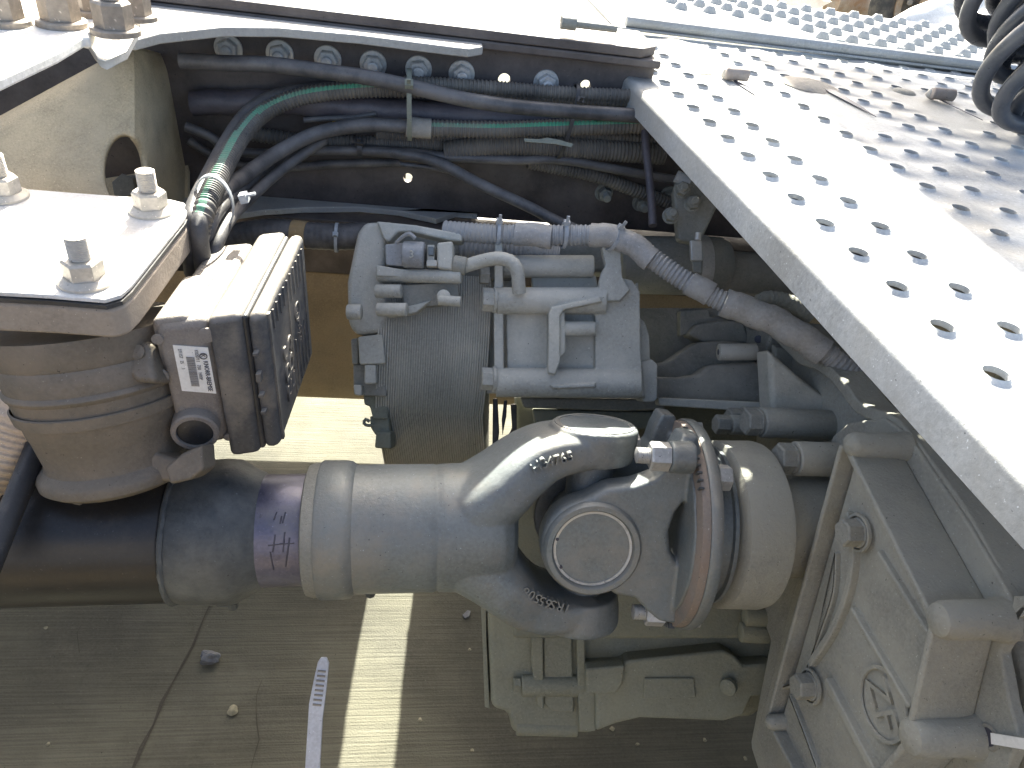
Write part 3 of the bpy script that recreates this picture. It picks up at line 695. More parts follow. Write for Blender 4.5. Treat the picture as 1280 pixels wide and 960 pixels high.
for (x, y), r in (((1057, 556), .0125), ((1167, 775), .0155), ((1132, 922), .0165), ((957, 903), .009)):
    a = at(x, y, 'x', xc-.004); b = a+X*.066
    bm = revolve([(0, .001), (.0010, r*.5), (.004, r*.85), (.009, r), (.05, r*1.04), (.064, r*1.25)], a, X, 32); obj('cover_boss', bm, 'alu_cover', cover)
# inner ribs
ribbon([(1056, 640), (1063, 690), (1056, 740), (1036, 790), (1010, 830)], 'x', xc+.010, .008, .02, 'alu_cover', cover, 'inner_rib')
ribbon([(1043, 690), (1040, 740), (1026, 785), (1012, 825)], 'x', xc+.012, .004, .02, 'alu_cover', cover, 'inner_rib')
ribbon([(1095, 690), (1162, 800)], 'x', xc+.012, .006, .02, 'alu_cover', cover, 'inner_rib')
ribbon([(1062, 760), (1135, 885)], 'x', xc+.012, .005, .02, 'alu_cover', cover, 'inner_rib')
ribbon([(1030, 850), (1090, 965)], 'x', xc+.010, .010, .02, 'alu_cover', cover, 'inner_rib')
ribbon([(975, 860), (1000, 850), (1010, 830)], 'x', xc+.012, .004, .02, 'alu_cover', cover, 'inner_rib')
ribbon([(985, 868), (1000, 905), (1020, 960)], 'x', xc+.012, .004, .02, 'alu_cover', cover, 'inner_rib')
for x, y in ((1074, 666), (1014, 858)):
    a = at(x, y, 'x', xc+.014); obj('bolt_seat', revolve([(0, .019), (.003, .019), (.003, .0165), (-.002, .0165)], a, -X, 30, cap=False), 'alu_cover', cover)
    bolt('bolt', a, -X, .0235, .016, 'alu_cover', cover, washer=.0145, wh=.003, rot=.25)
# emblem: ring with two letters
lc = at(1104, 880, 'x', xc+.0165)
pA, pB = at(1090, 833, 'x', xc+.0165), at(1126, 938, 'x', xc+.0165)
pC, pD = at(1068, 858, 'x', xc+.0165), at(1130, 898, 'x', xc+.0165)
lr = .034
obj('emblem_ring', revolve([(0, lr), (.002, lr-.0005), (.002, lr-.0035), (0, lr-.004)], lc, -X, 48, cap=False), 'alu_cover', cover)
rdir = (at(1114, 925, 'x', xc)-at(1092, 845, 'x', xc)).normalized(); udir = rdir.cross(-X)*-1
udir = (-X).cross(rdir)
text('ZF', lc-rdir*.0245-udir*.0145, rdir, udir, .042, 'alu_cover', cover, .0016, 'emblem_letters')
obj('cover_tab', pplane([(1258, 800), (1268, 745), (1290, 745), (1300, 765), (1262, 775)], 'x', .256, X*.012), 'alu_cover', cover, .002)
# hole with a white strap through the plate
ho = at(1236, 921, 'x', .2575); obj('strap_hole', revolve([(0, .011), (.0012, .010), (.0012, .0075), (0, .0072)], ho, -X, 24, cap=False), 'alu_dark', cover)
obj('strap_hole', cyl(ho, ho-X*.0006, .0074, 20), 'ink', cover)
ws = obj('white_strap', prism([at(x, y, 'x', .254) for x, y in ((1240, 916), (1300, 926), (1300, 940), (1241, 930))], -X*.0015), 'sticker')
props(ws, 'short white plastic strap poking through the cover plate hole, right edge', 'strap')

# --- laminated drum in the middle
def laminated():
    bm = bmesh.new(); n = 46; x0, x1 = -.268, -.122; cy, cz, r0 = .405, .665, .196; xs = []
    for i in range(n):
        t0 = x0+(x1-x0)*i/n; t1 = t0+(x1-x0)/n; j = random.uniform(-.0005, .0005); xs += [(t0, j-.0022), (t0+.0007, j), (t1-.0008, j), (t1-.0002, j-.0022)]
    path = []
    for k in range(30): a_ = math.radians(122+58*k/29); path.append((math.cos(a_), math.sin(a_), 0))
    rings = []
    for x, j in xs:
        ring = [bm.verts.new((x, cy+c*(r0+j), cz+s_*(r0+j))) for c, s_, _ in path]
        for z in (.62, .57, .50): ring.append(bm.verts.new((x+(cz-z)*.15, cy-r0-j, z)))
        rings.append(ring)
    for a_, b_ in zip(rings, rings[1:]):
        for k in range(len(a_)-1): bm.faces.new((a_[k], a_[k+1], b_[k+1], b_[k]))
    for ring in (rings[0], rings[-1]):
        p = ring[0].co; q = ring[-1].co; e = [bm.verts.new((q.x, q.y+.12, q.z)), bm.verts.new((p.x, p.y-.01, p.z-.15))]
        bm.faces.new(ring+e)
    return bm
obj('laminated_drum', laminated(), 'alu', gb, ang=25)
obj('drum_backing', plate([(606, 350), (640, 350), (640, 492), (606, 492)], .975, .03), 'alu', gb, .002)
# --- end cover on the left of the drum (casting with arms around a connector)
ecv = obj('end_cover', plate([(455, 277), (486, 276), (500, 283), (490, 292), (482, 300), (481, 340), (478, 352), (486, 372), (484, 402), (476, 416), (444, 419), (434, 404), (433, 352), (440, 318), (446, 290)], .925, .06), 'alu', gb, .008, 3)
obj('upper_arm', plate([(470, 276), (520, 281), (578, 292), (578, 302), (560, 300), (515, 290), (497, 290), (486, 302), (480, 300)], .915, .03), 'alu', ecv, .003)
obj('side_arm', cyl(P(472, 344, .915), P(577, 346, .900), .0085, 24, ch=.002), 'alu', ecv)
obj('side_arm_rib', plate([(470, 331), (500, 336), (576, 344), (577, 350), (470, 345)], .902, .012), 'alu', ecv, .002)
obj('bolt_boss', cyl(P(470, 364, .905), P(502, 364, .900), .0085, 20, ch=.001), 'alu', ecv)
obj('web_plate', plate([(500, 356), (572, 352), (574, 374), (548, 382), (505, 384)], .912, .02), 'alu_dark', ecv, .002)
obj('web_plate', plate([(482, 384), (512, 382), (540, 375), (520, 391), (484, 397)], .908, .02), 'alu', ecv, .002)
obj('bolt_boss', cyl(P(472, 387, .90), P(509, 387, .895), .0085, 20, ch=.001), 'alu', ecv)
obj('bolt_boss', cyl(P(548, 375, .895), P(576, 377, .893), .0065, 16, ch=.001), 'alu', ecv)
disc_on(555, 371, .898, BACKV, .0085, .007, 'alu', 'bolt_boss', ecv); 
obj('end_boss', cyl(P(434, 390, .905), P(452, 390, .905), .0095, 20, ch=.001), 'alu', ecv)
obj('pocket_wall', plate([(476, 284), (585, 290), (640, 300), (640, 350), (476, 348)], .965, .02), 'alu_dark', ecv, .003)
# connector
con = obj('connector_body', plate([(481, 305), (506, 303), (506, 333), (482, 331)], .905, .03), 'conduit_grey', ecv, .002)
obj('connector_cap', cyl(P(504, 318, .902), P(531, 319, .902), .0165, 24, ch=.002), 'conduit_grey', ecv)
text('3', P(511, 322, .883), w_of((1, .03, 0)), w_of((0, -1, 0)), .013, 'alu', ecv, .0012)
bm = plate([(534, 306), (543, 306), (543, 332), (534, 332)], .895, .03); plate([(533, 325), (546, 325), (546, 333), (533, 333)], .89, .02, bm); obj('connector_clip', bm, 'alu', ecv, .001)
obj('connector_latch', plate([(535, 308), (542, 308), (542, 319), (535, 319)], .888, .01), 'steel_dark', ecv, .001)
obj('connector_end', plate([(546, 303), (566, 301), (566, 338), (546, 335)], .892, .035), 'alu', ecv, .003)
obj('cable_gland', cyl(P(566, 330, .90), P(583, 333, .90), .0115, 20, ch=.002), 'alu_dark', ecv)
obj('wire', tube([P(495, 304, .90), P(503, 296, .895), P(512, 292, .89), P(519, 298, .89)], .0025, 8), 'conduit_grey', ecv)
obj('coolant_pipe', tube([P(580, 333, .905), P(600, 327, .90), P(620, 323, .89), P(637, 326, .885), P(646, 336, .885), P(648, 352, .89), P(649, 366, .895)], .0085, 18), 'alu', gb)
# stepped castings below the end cover
for pts, d, th, m in (
        ([(447, 421), (478, 417), (482, 455), (449, 456)], .925, .05, 'alu'),
        ([(438, 424), (448, 422), (448, 455), (440, 456)], .94, .05, 'alu_dark'),
        ([(455, 456), (470, 456), (470, 480), (455, 480)], .925, .03, 'alu'),
        ([(441, 455), (482, 456), (483, 496), (442, 494)], .945, .05, 'alu_dark'),
        ([(441, 481), (452, 481), (452, 495), (443, 494)], .93, .02, 'alu'),
        ([(454, 494), (484, 495), (485, 524), (466, 524), (462, 508), (455, 506)], .96, .04, 'alu_low'),
        ([(462, 520), (486, 522), (487, 545), (470, 545), (463, 535)], .965, .04, 'alu_low'),
        ([(470, 540), (488, 540), (489, 562), (468, 560)], .96, .04, 'alu_low')):
    obj('stepped_casting', plate(pts, d, th), m, gb, .0025)
obj('hose_tail', tube([P(462, 527, .96), P(457, 524, .96), P(455, 529, .96), P(460, 532, .96), P(466, 531, .96)], .0022, 8), 'alu_low', gb)
# --- valve housing on the right of the drum
obj('mount_strip', plate([(619, 288), (628, 288), (629, 360), (630, 480), (618, 484), (617, 400)], .915, .03), 'alu', gb, .002)
vh = cast('valve_housing', [
    plate([(632, 384), (752, 384), (798, 352), (800, 380), (801, 440), (806, 497), (750, 497), (635, 490)], .930, .09),
    cyl(P(621, 376, .918), P(757, 376, .918), .0172, 36), cyl(P(620, 478, .922), P(800, 480, .922), .0190, 36),
    plate([(748, 356), (775, 347), (790, 350), (800, 364), (801, 440), (804, 475), (806, 495), (746, 497), (744, 460), (744, 384)], .916, .08),
    plate([(799, 460), (804, 451), (815, 449), (822, 456), (822, 498), (817, 503), (803, 502)], .935, .05),
    plate([(797, 395), (806, 402), (812, 420), (813, 455), (800, 458)], .945, .05),
    plate([(686, 392), (690, 384), (750, 371), (753, 377), (705, 387), (700, 394), (700, 452), (694, 468), (685, 466)], .893, .04),
    plate([(699, 394), (706, 391), (707, 440), (700, 448)], .899, .03),
    cyl(P(700, 411, .910), P(744, 411, .910), .0095, 24), plate([(688, 481), (744, 479), (744, 484), (692, 486)], .899, .02),
    plate([(752, 310), (757, 305), (771, 306), (776, 314), (778, 346), (788, 362), (775, 376), (750, 376), (749, 352), (752, 340), (757, 332)], .905, .015)],
    'alu', gb, .0014, 4)
bolt('bolt', P(620, 375, .915), -X, .026, .014, 'alu', vh, washer=.0165, wh=.004, rot=.1)
bolt('bolt', P(619, 474, .915), -X, .025, .014, 'alu', vh, washer=.0165, wh=.004, rot=.1)
obj('rear_pipe', cyl(P(628, 333, .94), P(742, 333, .94), .0145, 28, ch=.002), 'alu', gb)
obj('rear_plate', plate([(664, 345), (745, 343), (750, 368), (666, 366)], .95, .04), 'alu', gb, .003)
obj('rear_plate', plate([(560, 322), (640, 322), (640, 372), (560, 372)], .985, .02), 'alu', gb, .003)
obj('rear_block', plate([(655, 318), (690, 303), (760, 305), (762, 340), (655, 340)], .975, .05), 'alu_dark', gb, .006)
bolt('bolt', P(611, 345, .93), -X, .02, .012, 'alu_dark', gb)
# --- recess to the right, with wavy walls, boss and rail
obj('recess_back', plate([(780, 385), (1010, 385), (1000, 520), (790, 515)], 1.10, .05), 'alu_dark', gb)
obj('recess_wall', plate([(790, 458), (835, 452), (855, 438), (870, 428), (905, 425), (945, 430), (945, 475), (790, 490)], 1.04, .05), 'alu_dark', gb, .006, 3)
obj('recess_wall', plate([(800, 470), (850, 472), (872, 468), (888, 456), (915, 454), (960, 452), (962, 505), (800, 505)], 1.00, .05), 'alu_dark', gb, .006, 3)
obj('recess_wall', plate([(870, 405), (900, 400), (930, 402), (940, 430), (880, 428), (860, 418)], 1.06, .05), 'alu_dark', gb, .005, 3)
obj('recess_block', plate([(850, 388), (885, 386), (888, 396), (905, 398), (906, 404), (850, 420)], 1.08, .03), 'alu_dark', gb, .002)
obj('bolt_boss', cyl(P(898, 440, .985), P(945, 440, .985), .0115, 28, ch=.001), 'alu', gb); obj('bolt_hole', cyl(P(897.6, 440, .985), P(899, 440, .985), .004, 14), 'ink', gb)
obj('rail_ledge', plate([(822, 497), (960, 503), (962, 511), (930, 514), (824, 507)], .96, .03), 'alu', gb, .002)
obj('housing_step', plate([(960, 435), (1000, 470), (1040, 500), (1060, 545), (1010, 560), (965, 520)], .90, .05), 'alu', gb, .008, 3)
# --- dark body beneath
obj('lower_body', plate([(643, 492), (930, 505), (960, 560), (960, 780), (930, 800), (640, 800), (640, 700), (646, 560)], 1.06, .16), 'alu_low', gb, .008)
obj('body_ledge', plate([(650, 497), (830, 500), (832, 512), (780, 514), (655, 510)], .985, .06), 'alu_dark', gb, .003)
obj('body_ledge', plate([(666, 512), (826, 515), (826, 536), (700, 540), (668, 530)], 1.00, .06), 'alu_low', gb, .003)
for pts, d in (([(616, 498), (622, 498), (624, 540), (619, 590), (615, 590)], 1.02), ([(630, 500), (634, 500), (633, 520), (628, 545), (627, 525)], 1.0), ([(638, 505), (646, 505), (646, 560), (636, 565), (632, 550), (640, 535)], 1.03)):
    obj('hanging_cable', plate(pts, d, .01), 'rubber', gb, .002)
lowp = [((605, 738), (640, 745), (648, 800), (646, 905), (612, 888), (606, 850), (608, 800)), 1.10]
LD = 1.06
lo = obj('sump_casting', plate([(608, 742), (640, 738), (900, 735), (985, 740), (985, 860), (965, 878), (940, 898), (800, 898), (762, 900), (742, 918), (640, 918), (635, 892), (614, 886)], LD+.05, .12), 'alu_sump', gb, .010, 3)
obj('sump_rib', plate([(664, 742), (677, 742), (679, 800), (680, 888), (672, 884), (664, 830)], LD+.035, .03), 'alu_sump', lo, .003)
obj('sump_block', plate([(679, 790), (715, 790), (718, 892), (690, 890), (680, 880)], LD+.04, .03), 'alu_sump', lo, .004)
obj('sump_cylinder', cyl(P(652, 857, LD+.045), P(730, 857, LD+.045), .016, 24, ch=.002), 'alu_sump', lo)
bolt('bolt', P(650, 856, LD+.04), -X, .018, .01, 'alu_sump', lo)
bolt('bolt', P(650, 775, LD+.04), -X, .018, .01, 'alu_sump', lo)
obj('sump_cylinder', cyl(P(645, 908, LD+.06), P(722, 910, LD+.06), .013, 24, ch=.002), 'alu_sump', lo)
obj('sump_rib', plate([(719, 745), (731, 745), (732, 835), (745, 870), (745, 915), (724, 915)], LD+.03, .04), 'alu_sump', lo, .003)
obj('sump_pan', plate([(732, 834), (778, 832), (784, 826), (905, 813), (918, 820), (930, 832), (968, 830), (968, 868), (940, 872), (930, 895), (905, 902), (800, 898), (770, 905), (745, 915), (745, 868), (733, 862)], LD+.015, .04), 'alu_sump', lo, .006, 3)
obj('sump_tab', plate([(732, 836), (782, 832), (778, 856), (770, 868), (733, 868)], LD+.005, .03), 'alu_sump', lo, .004, 2)
pad = [(806, 848), (868, 848), (870, 873), (804, 874)]
obj('raised_pad', plate(pad, LD+.010, .012), 'alu_sump', lo, .002)
disc_on(912, 857, LD+.01, Vector((-.6, -.5, .3)), .012, .012, 'alu_sump', 'bolt_boss', lo)
for x, y in ((930, 770), (965, 775), (925, 790)):
    obj('sump_lug', cyl(P(x, y, 1.02), P(x+35, y+2, 1.02), .014, 20, ch=.002), 'alu_sump', lo)
obj('sump_bracket', plate([(935, 760), (985, 748), (985, 800), (950, 800)], 1.03, .04), 'alu_sump', lo, .004)
obj('left_edge_stack', plate([(600, 735), (607, 737), (608, 800), (612, 886), (606, 884), (603, 800)], LD+.06, .06), 'alu_sump', lo, .001)

# ================================================================== AIR DUCT BEHIND
du = thing('air_duct', 'round dusty brown duct with a steel band clamp under the step', 'duct', (.17, .42, .80))
c0 = at(770, 331, 'y', .40); c1 = at(905, 333, 'y', .40)
obj('duct_body', revolve([(0, .040), (.004, .043), (.145, .0445), (.16, .0435), (.17, .038)], c0, (c1-c0), 48), 'alu_dark', du)
obj('duct_pipe', cyl(c0+X*.15, c0+X*.40+Z*.002, .033, 40), 'alu_dark', du)
cl = obj('band_clamp', revolve([(.118, .0445), (.118, .0462), (.136, .0462), (.136, .0445)], c0, (c1-c0), 48, cap=False), 'zinc', du)
obj('clamp_screw', plate([(863, 300), (878, 300), (879, 326), (864, 326)], .930, .008), 'zinc', cl, .002)
obj('clamp_screw', cyl(P(873, 291, .925), P(872, 300, .925), .004, 12), 'zinc', cl)
obj('clamp_tail', plate([(865, 326), (877, 326), (877, 342), (867, 340)], .934, .004), 'alu_dark', cl, .001)

# ================================================================== HOSES
def hose(name, label, pts, y, r, m, corr=0, stripe=None, pitch=.005, group=None, cat='hose', ys=None, seg=14, spiral=0):
    p3 = [at(px, py, 'y', (ys[i] if ys else y)) for i, (px, py) in enumerate(pts)]
    o = obj(name, tube(p3, r, seg, corr=corr, stripe=stripe, pitch=pitch, spiral=spiral), m); return props(o, label, cat, group)
UPS = Vector((0, -.70, .71))
hose('rubber_hose', 'smooth black hose, uppermost of the bundle, sagging from the upper left to the step', [(225, 76), (280, 79), (340, 81), (410, 90), (460, 97), (520, 110), (580, 124), (640, 133), (710, 139), (830, 147)], .405, .0092, 'hose')
hose('corrugated_hose', 'corrugated black hose with green stripe curving down to the bright plate at left', [(247, 345), (245, 315), (249, 285), (257, 258), (275, 218), (300, 172), (328, 142), (365, 124), (410, 115), (470, 111), (540, 112), (610, 115), (680, 119), (830, 127)], .43, .0105, ['conduit', 'green'], corr=.07, stripe=UPS, seg=24, ys=[0.17, 0.15, 0.14, 0.16, 0.24, 0.34, 0.4, 0.42, 0.425, 0.43, 0.44, 0.445, 0.445, 0.445])
hose('corrugated_hose', 'corrugated hose with bright green stripe running right from the taped cuff', [(528, 160), (560, 161), (620, 162), (680, 160), (740, 158), (830, 156)], .415, .0105, ['conduit', 'green'], corr=.07, stripe=UPS, seg=24)
cuff = hose('tape_cuff', 'grey fabric tape cuff on the end of the green striped hose', [(508, 158), (524, 160), (539, 161)], .414, .0128, 'tape_grey', cat='tape')
hose('rubber_hose', 'smooth black hose arching from the taped cuff down to the tied bundle', [(512, 158), (460, 156), (420, 161), (385, 171), (345, 192), (305, 220), (272, 243), (255, 262), (248, 285), (252, 320), (258, 350)], .40, .0090, 'hose', ys=[0.415, 0.41, 0.41, 0.4, 0.37, 0.3, 0.21, 0.16, 0.13, 0.13, 0.15])
hose('rubber_hose', 'smooth black hose, leftmost of those bending down to the tied bundle', [(420, 112), (370, 114), (335, 124), (305, 146), (282, 180), (262, 218), (247, 250), (238, 275), (237, 305), (241, 340)], .40, .0088, 'hose', ys=[0.44, 0.435, 0.43, 0.4, 0.34, 0.26, 0.18, 0.14, 0.13, 0.15])
hose('rubber_hose', 'thin black hose, rightmost strand of the tied bundle, bending up to the right', [(405, 175), (375, 195), (345, 218), (315, 245), (290, 270), (274, 298), (265, 325), (262, 350)], .40, .0068, 'hose', ys=[0.42, 0.4, 0.36, 0.29, 0.21, 0.16, 0.14, 0.15])
hose('rubber_hose', 'thin grey hose between the two larger strands of the tied bundle', [(380, 180), (345, 205), (310, 230), (280, 255), (262, 285), (257, 320)], .40, .0065, 'hose', ys=[0.43, 0.4, 0.32, 0.21, 0.16, 0.15])
hose('rubber_hose', 'thin black hose running level under the bundle from the left to the step', [(232, 158), (262, 170), (285, 186), (330, 192), (400, 188), (500, 190), (560, 196), (640, 200), (700, 200), (760, 210), (850, 226)], .43, .0064, 'hose')
hose('rubber_hose', 'smooth black hose dropping diagonally from the cable tie to the grey conduit', [(440, 186), (500, 192), (545, 202), (600, 230), (660, 258), (705, 281), (750, 298)], .40, .0076, 'hose', ys=[.44, .43, .42, .40, .37, .33, .30])
hose('corrugated_hose', 'dull brown corrugated hose low in the bundle behind the first tie', [(300, 165), (380, 176), (450, 179), (520, 180), (600, 183)], .45, .0095, 'conduit', corr=.08)
hose('corrugated_hose', 'thick corrugated hose bulging right under the green striped hose', [(555, 190), (600, 184), (650, 182), (720, 186), (830, 193)], .438, .0138, 'conduit', corr=.06)
hose('corrugated_hose', 'corrugated hose slanting down to the right below the second tie', [(660, 202), (700, 210), (745, 220), (800, 240), (860, 262)], .45, .0095, 'conduit', corr=.08)
hose('wrapped_harness', 'wide purple black harness wrapped in spiral tape behind the upper hoses', [(240, 128), (300, 128), (350, 128), (420, 132), (470, 137), (540, 142), (600, 146), (680, 150), (830, 152)], .450, .0150, 'tape', seg=18, spiral=.05)
hose('wire_bundle', 'thin dark wires showing beside the yellow tag in the harness gap', [(380, 150), (410, 148), (440, 147), (470, 142)], .435, .0035, 'hose', cat='wires')
hose('corrugated_hose', 'fine ribbed grey hose squeezed between the harness and the thin level hose', [(470, 168), (540, 172), (600, 172), (680, 170), (760, 172), (840, 178)], .452, .0085, 'conduit', corr=.08)
hose('corrugated_hose', 'dark ribbed hose along the top of the bundle under the rail bolts', [(505, 104), (560, 106), (620, 110), (700, 116), (790, 120)], .438, .0085, 'conduit', corr=.08)
hose('rubber_hose', 'slim black hose behind the arching hose at the left of the bundle', [(236, 175), (262, 192), (300, 206), (350, 210), (420, 205), (500, 203)], .455, .006, 'hose')
hose('rubber_hose', 'thin black cable following the lower edge of the diagonal hose', [(500, 205), (560, 214), (610, 238), (665, 262), (720, 286)], .43, .0035, 'hose', cat='cable')
yt = obj('yellow_tag', plate([(414, 143), (420, 146), (428, 144), (424, 149), (428, 153), (420, 151), (415, 153), (417, 148)], .955, .002), 'yellow'); props(yt, 'tiny yellow star shaped tag tucked in the hose bundle', 'tag')
# conduit over the gearbox
def dhose(name, label, pts, r, m, corr=0, cat='hose', pitch=.006, seg=18, spiral=0, rf=None, stripe=None):
    o = obj(name, tube([P(*p) for p in pts], r, seg, corr=corr, pitch=pitch, spiral=spiral, stripe=stripe, rf=rf), m); return props(o, label, cat)
cpath = [(555, 288, .93), (590, 291, .925), (622, 293, .92), (660, 293, .915), (700, 294, .91), (740, 294, .905), (770, 298, .90), (795, 308, .895), (825, 330, .89), (855, 350, .885), (890, 370, .88), (925, 385, .875), (960, 397, .87), (1000, 420, .86), (1045, 450, .855), (1080, 478, .86)]
cd = thing('grey_conduit', 'pale dusty corrugated conduit crossing over the gearbox to the step edge', 'conduit', P(740, 294, .905))
obj('corrugated_sleeve', tube([P(*p) for p in cpath], .0125, 24, corr=.05, pitch=.0055), 'conduit_grey', cd)
for a, b in ((4, 6.0), (9, 10)):
    pass
for seg_ in ([(645, 292, .917), (668, 294, .913), (690, 296, .91)], [(738, 293, .905), (765, 296, .90), (788, 304, .897), (803, 316, .893), (815, 325, .891)], [(862, 353, .883), (875, 361, .882), (888, 369, .88)], [(905, 377, .877), (930, 387, .874), (960, 398, .869), (985, 411, .863), (1010, 427, .859), (1030, 440, .856)]):
    obj('spiral_wrap', tube([P(*p) for p in seg_], .0142 if seg_[0][0] < 900 else .0165, 24, step=.004, spiral=.04), 'wrap_grey', cd)
dhose('corrugated_hose', 'second pale conduit half hidden behind the first above the gearbox', [(575, 312, .965), (620, 314, .96), (660, 314, .955), (700, 318, .95)], .0105, 'conduit_grey', corr=.06)
dhose('rubber_hose', 'thick dark ribbed hose with tan tape band left of the gearbox', [(282, 300, .955), (310, 293, .955), (345, 290, .955), (380, 294, .955), (420, 296, .955), (462, 295, .96)], .0175, 'hose', corr=.012, pitch=.008)
tt = dhose('tape_band', 'tan tape band round the thick dark hose', [(366, 292, .953), (384, 294, .953)], .0182, 'tape_tan', cat='tape')
dhose('corrugated_hose', 'green tinged corrugated hose end below the tied bundle', [(258, 268, .83), (244, 285, .80), (232, 302, .785), (218, 330, .77)], .013, ['conduit', 'green'], corr=.07, stripe=Vector((.8, -.3, .5)).normalized())
# hoses to the right, near the bracket
dhose('rubber_hose', 'thin grey pipe dropping vertically at the right end of the rail', [(806, 160, .97), (808, 190, .965), (812, 225, .96), (815, 262, .955), (816, 282, .95)], .0055, 'tape', cat='pipe')
dhose('rubber_hose', 'dusty grey hose lying under the conduit beside the step edge', [(975, 400, .92), (1010, 430, .91), (1050, 470, .90), (1100, 520, .89), (1150, 590, .87)], .013, 'wrap_grey')
dhose('rubber_hose', 'dark hose along the underside of the step beside the cover plate', [(1100, 505, .83), (1150, 555, .80), (1200, 620, .77), (1260, 710, .72), (1300, 780, .68)], .016, 'alu_low')
dhose('ribbed_elbow', 'short ribbed grey elbow emerging from the conduit tape near the step', [(945, 382, .93), (960, 374, .93), (985, 378, .93), (1015, 395, .93)], .011, 'alu_dark', cat='pipe', corr=.03)
# ties
tie(at(512, 132, 'y', .425), X+Z*.05, .029, 'alu_low', 'cable_tie', 'grey cable tie standing upright round the bundle left of the cuff', w=.006, sq=1.5)
tie(at(709, 152, 'y', .428), X-Z*.12, .027, 'tie_black', 'cable_tie', 'dark cable tie round the bundle near the middle of the rail', w=.005, sq=1.8)
tie(at(268, 254, 'y', .185), (at(255, 275, 'y', .15)-at(285, 225, 'y', .25)), .018, 'tie_grey', 'cable_tie', 'sunlit cable tie gathering the hoses beside the bright plate', w=.006, sq=1.6, head=Vector((1, -.2, .3)))
for (x, y, d, dr, lab_) in ((622, 292, .92, X, 'pale cable tie on the conduit above the drum edge'), (766, 298, .90, X*.8-Z*.3, 'pale cable tie on the conduit beside the lug'), (705, 294, .908, X, 'small cable tie on the conduit left of the lug')):
    tie(P(x, y, d), dr, .0152, 'tie_grey', 'cable_tie', lab_, w=.0045, head=Z+BACKV*.2)
tie(at(450, 184, 'y', .43), X, .0105, 'tie_black', 'cable_tie', 'small clip tie low on the hose under the yellow tag', w=.006)
tie(P(421, 297, .955), X, .0182, 'tie_grey', 'cable_tie', 'narrow clamp on the thick dark hose by the gearbox', w=.004, head=BACKV)
tp = obj('loose_tie_tail', plate([(655, 173), (674, 174), (684, 172), (700, 175), (717, 180), (714, 184), (695, 180), (656, 177)], .945, .002), 'alu_low'); props(tp, 'loose grey cable tie tail lying over the corrugated hose', 'cable tie')

# ================================================================== CATWALK
cw = thing('catwalk', 'perforated galvanised step plate reaching across the chassis at right', 'step', (.125, 0, 1.03))
ZD = 1.062; PI_ = .0553; n = 16
xcols = [.125, .180, .236, .305, .360, .430, .486, .556, .611, .68, .735, .79, .845, .90, .955, 1.01, 1.065]
skipc = {(2, None)}
def cellmap(hx, hy, x0, x1, y0, y1, a):
    c, s = math.cos(a), math.sin(a); k = 1/max(abs(c), abs(s)); c, s = c*k, s*k
    return (hx+(c*(x1-hx) if c > 0 else c*(hx-x0)), hy+(s*(y1-hy) if s > 0 else s*(hy-y0)))
def height(x, y):
    h = 0
    for c, w, a in ((.245, .018, .0035), (.395, .018, .003), (.62, .02, .003)): h += a*math.exp(-((x-c)/w)**2)
    return ZD+h
slots = [(.217, .50, .40), (.368, .505, .365), (.561, .53, .40)]
def deck():
    bm = bmesh.new(); col = bmesh.new()
    xb = [.0845]+[(a+b)/2 for a, b in zip(xcols, xcols[1:])]+[1.1]
    rows = list(range(-8, 14)); r = .0085
    for i, hx in enumerate(xcols):
        for j in rows:
            hy = .009+j*PI_; y0, y1 = hy-PI_/2, hy+PI_/2; x0, x1 = xb[i], xb[i+1]
            if i == 2:
                solid = True
            else:
                solid = any(abs(hx-s[0]) < .033 and s[2]-.02 < hy < s[1]+.03 for s in slots[:1]+slots[2:]) or (i == 4 and .34 < hy < .52)
            if solid:
                q = [(x0+(x1-x0)*k/4, y0+(y1-y0)*l/2) for l in range(3) for k in range(5)]
                V_ = [bm.verts.new((a, b, height(a, b))) for a, b in q]
                for l in range(2):
                    for k in range(4): bm.faces.new((V_[l*5+k], V_[l*5+k+1], V_[l*5+k+6], V_[l*5+k+5]))
                continue
            I = []; O_ = []; M = []
            for k in range(n):
                a = 2*math.pi*k/n; ox, oy = cellmap(hx, hy, x0, x1, y0, y1, a)
                I.append(bm.verts.new((hx+r*math.cos(a), hy+r*math.sin(a), ZD+.0034)))
                mx_, my_ = hx+1.32*r*math.cos(a), hy+1.32*r*math.sin(a)
                M.append(bm.verts.new((mx_, my_, height(mx_, my_)))); O_.append(bm.verts.new((ox, oy, height(ox, oy))))
            for k in range(n):
                k2 = (k+1) % n; bm.faces.new((I[k], I[k2], M[k2], M[k])); bm.faces.new((M[k], M[k2], O_[k2], O_[k]))
            # punched collar standing below
            D = [bm.verts.new((w.co.x, w.co.y, ZD-.0012)) for w in I]
            for k in range(n): bm.faces.new((I[k], D[k], D[(k+1) % n], I[(k+1) % n]))
    return bm
o = obj('deck_plate', deck(), 'deck', cw, ang=60)
ylo, yhi = .009-8.5*PI_, .009+13.5*PI_
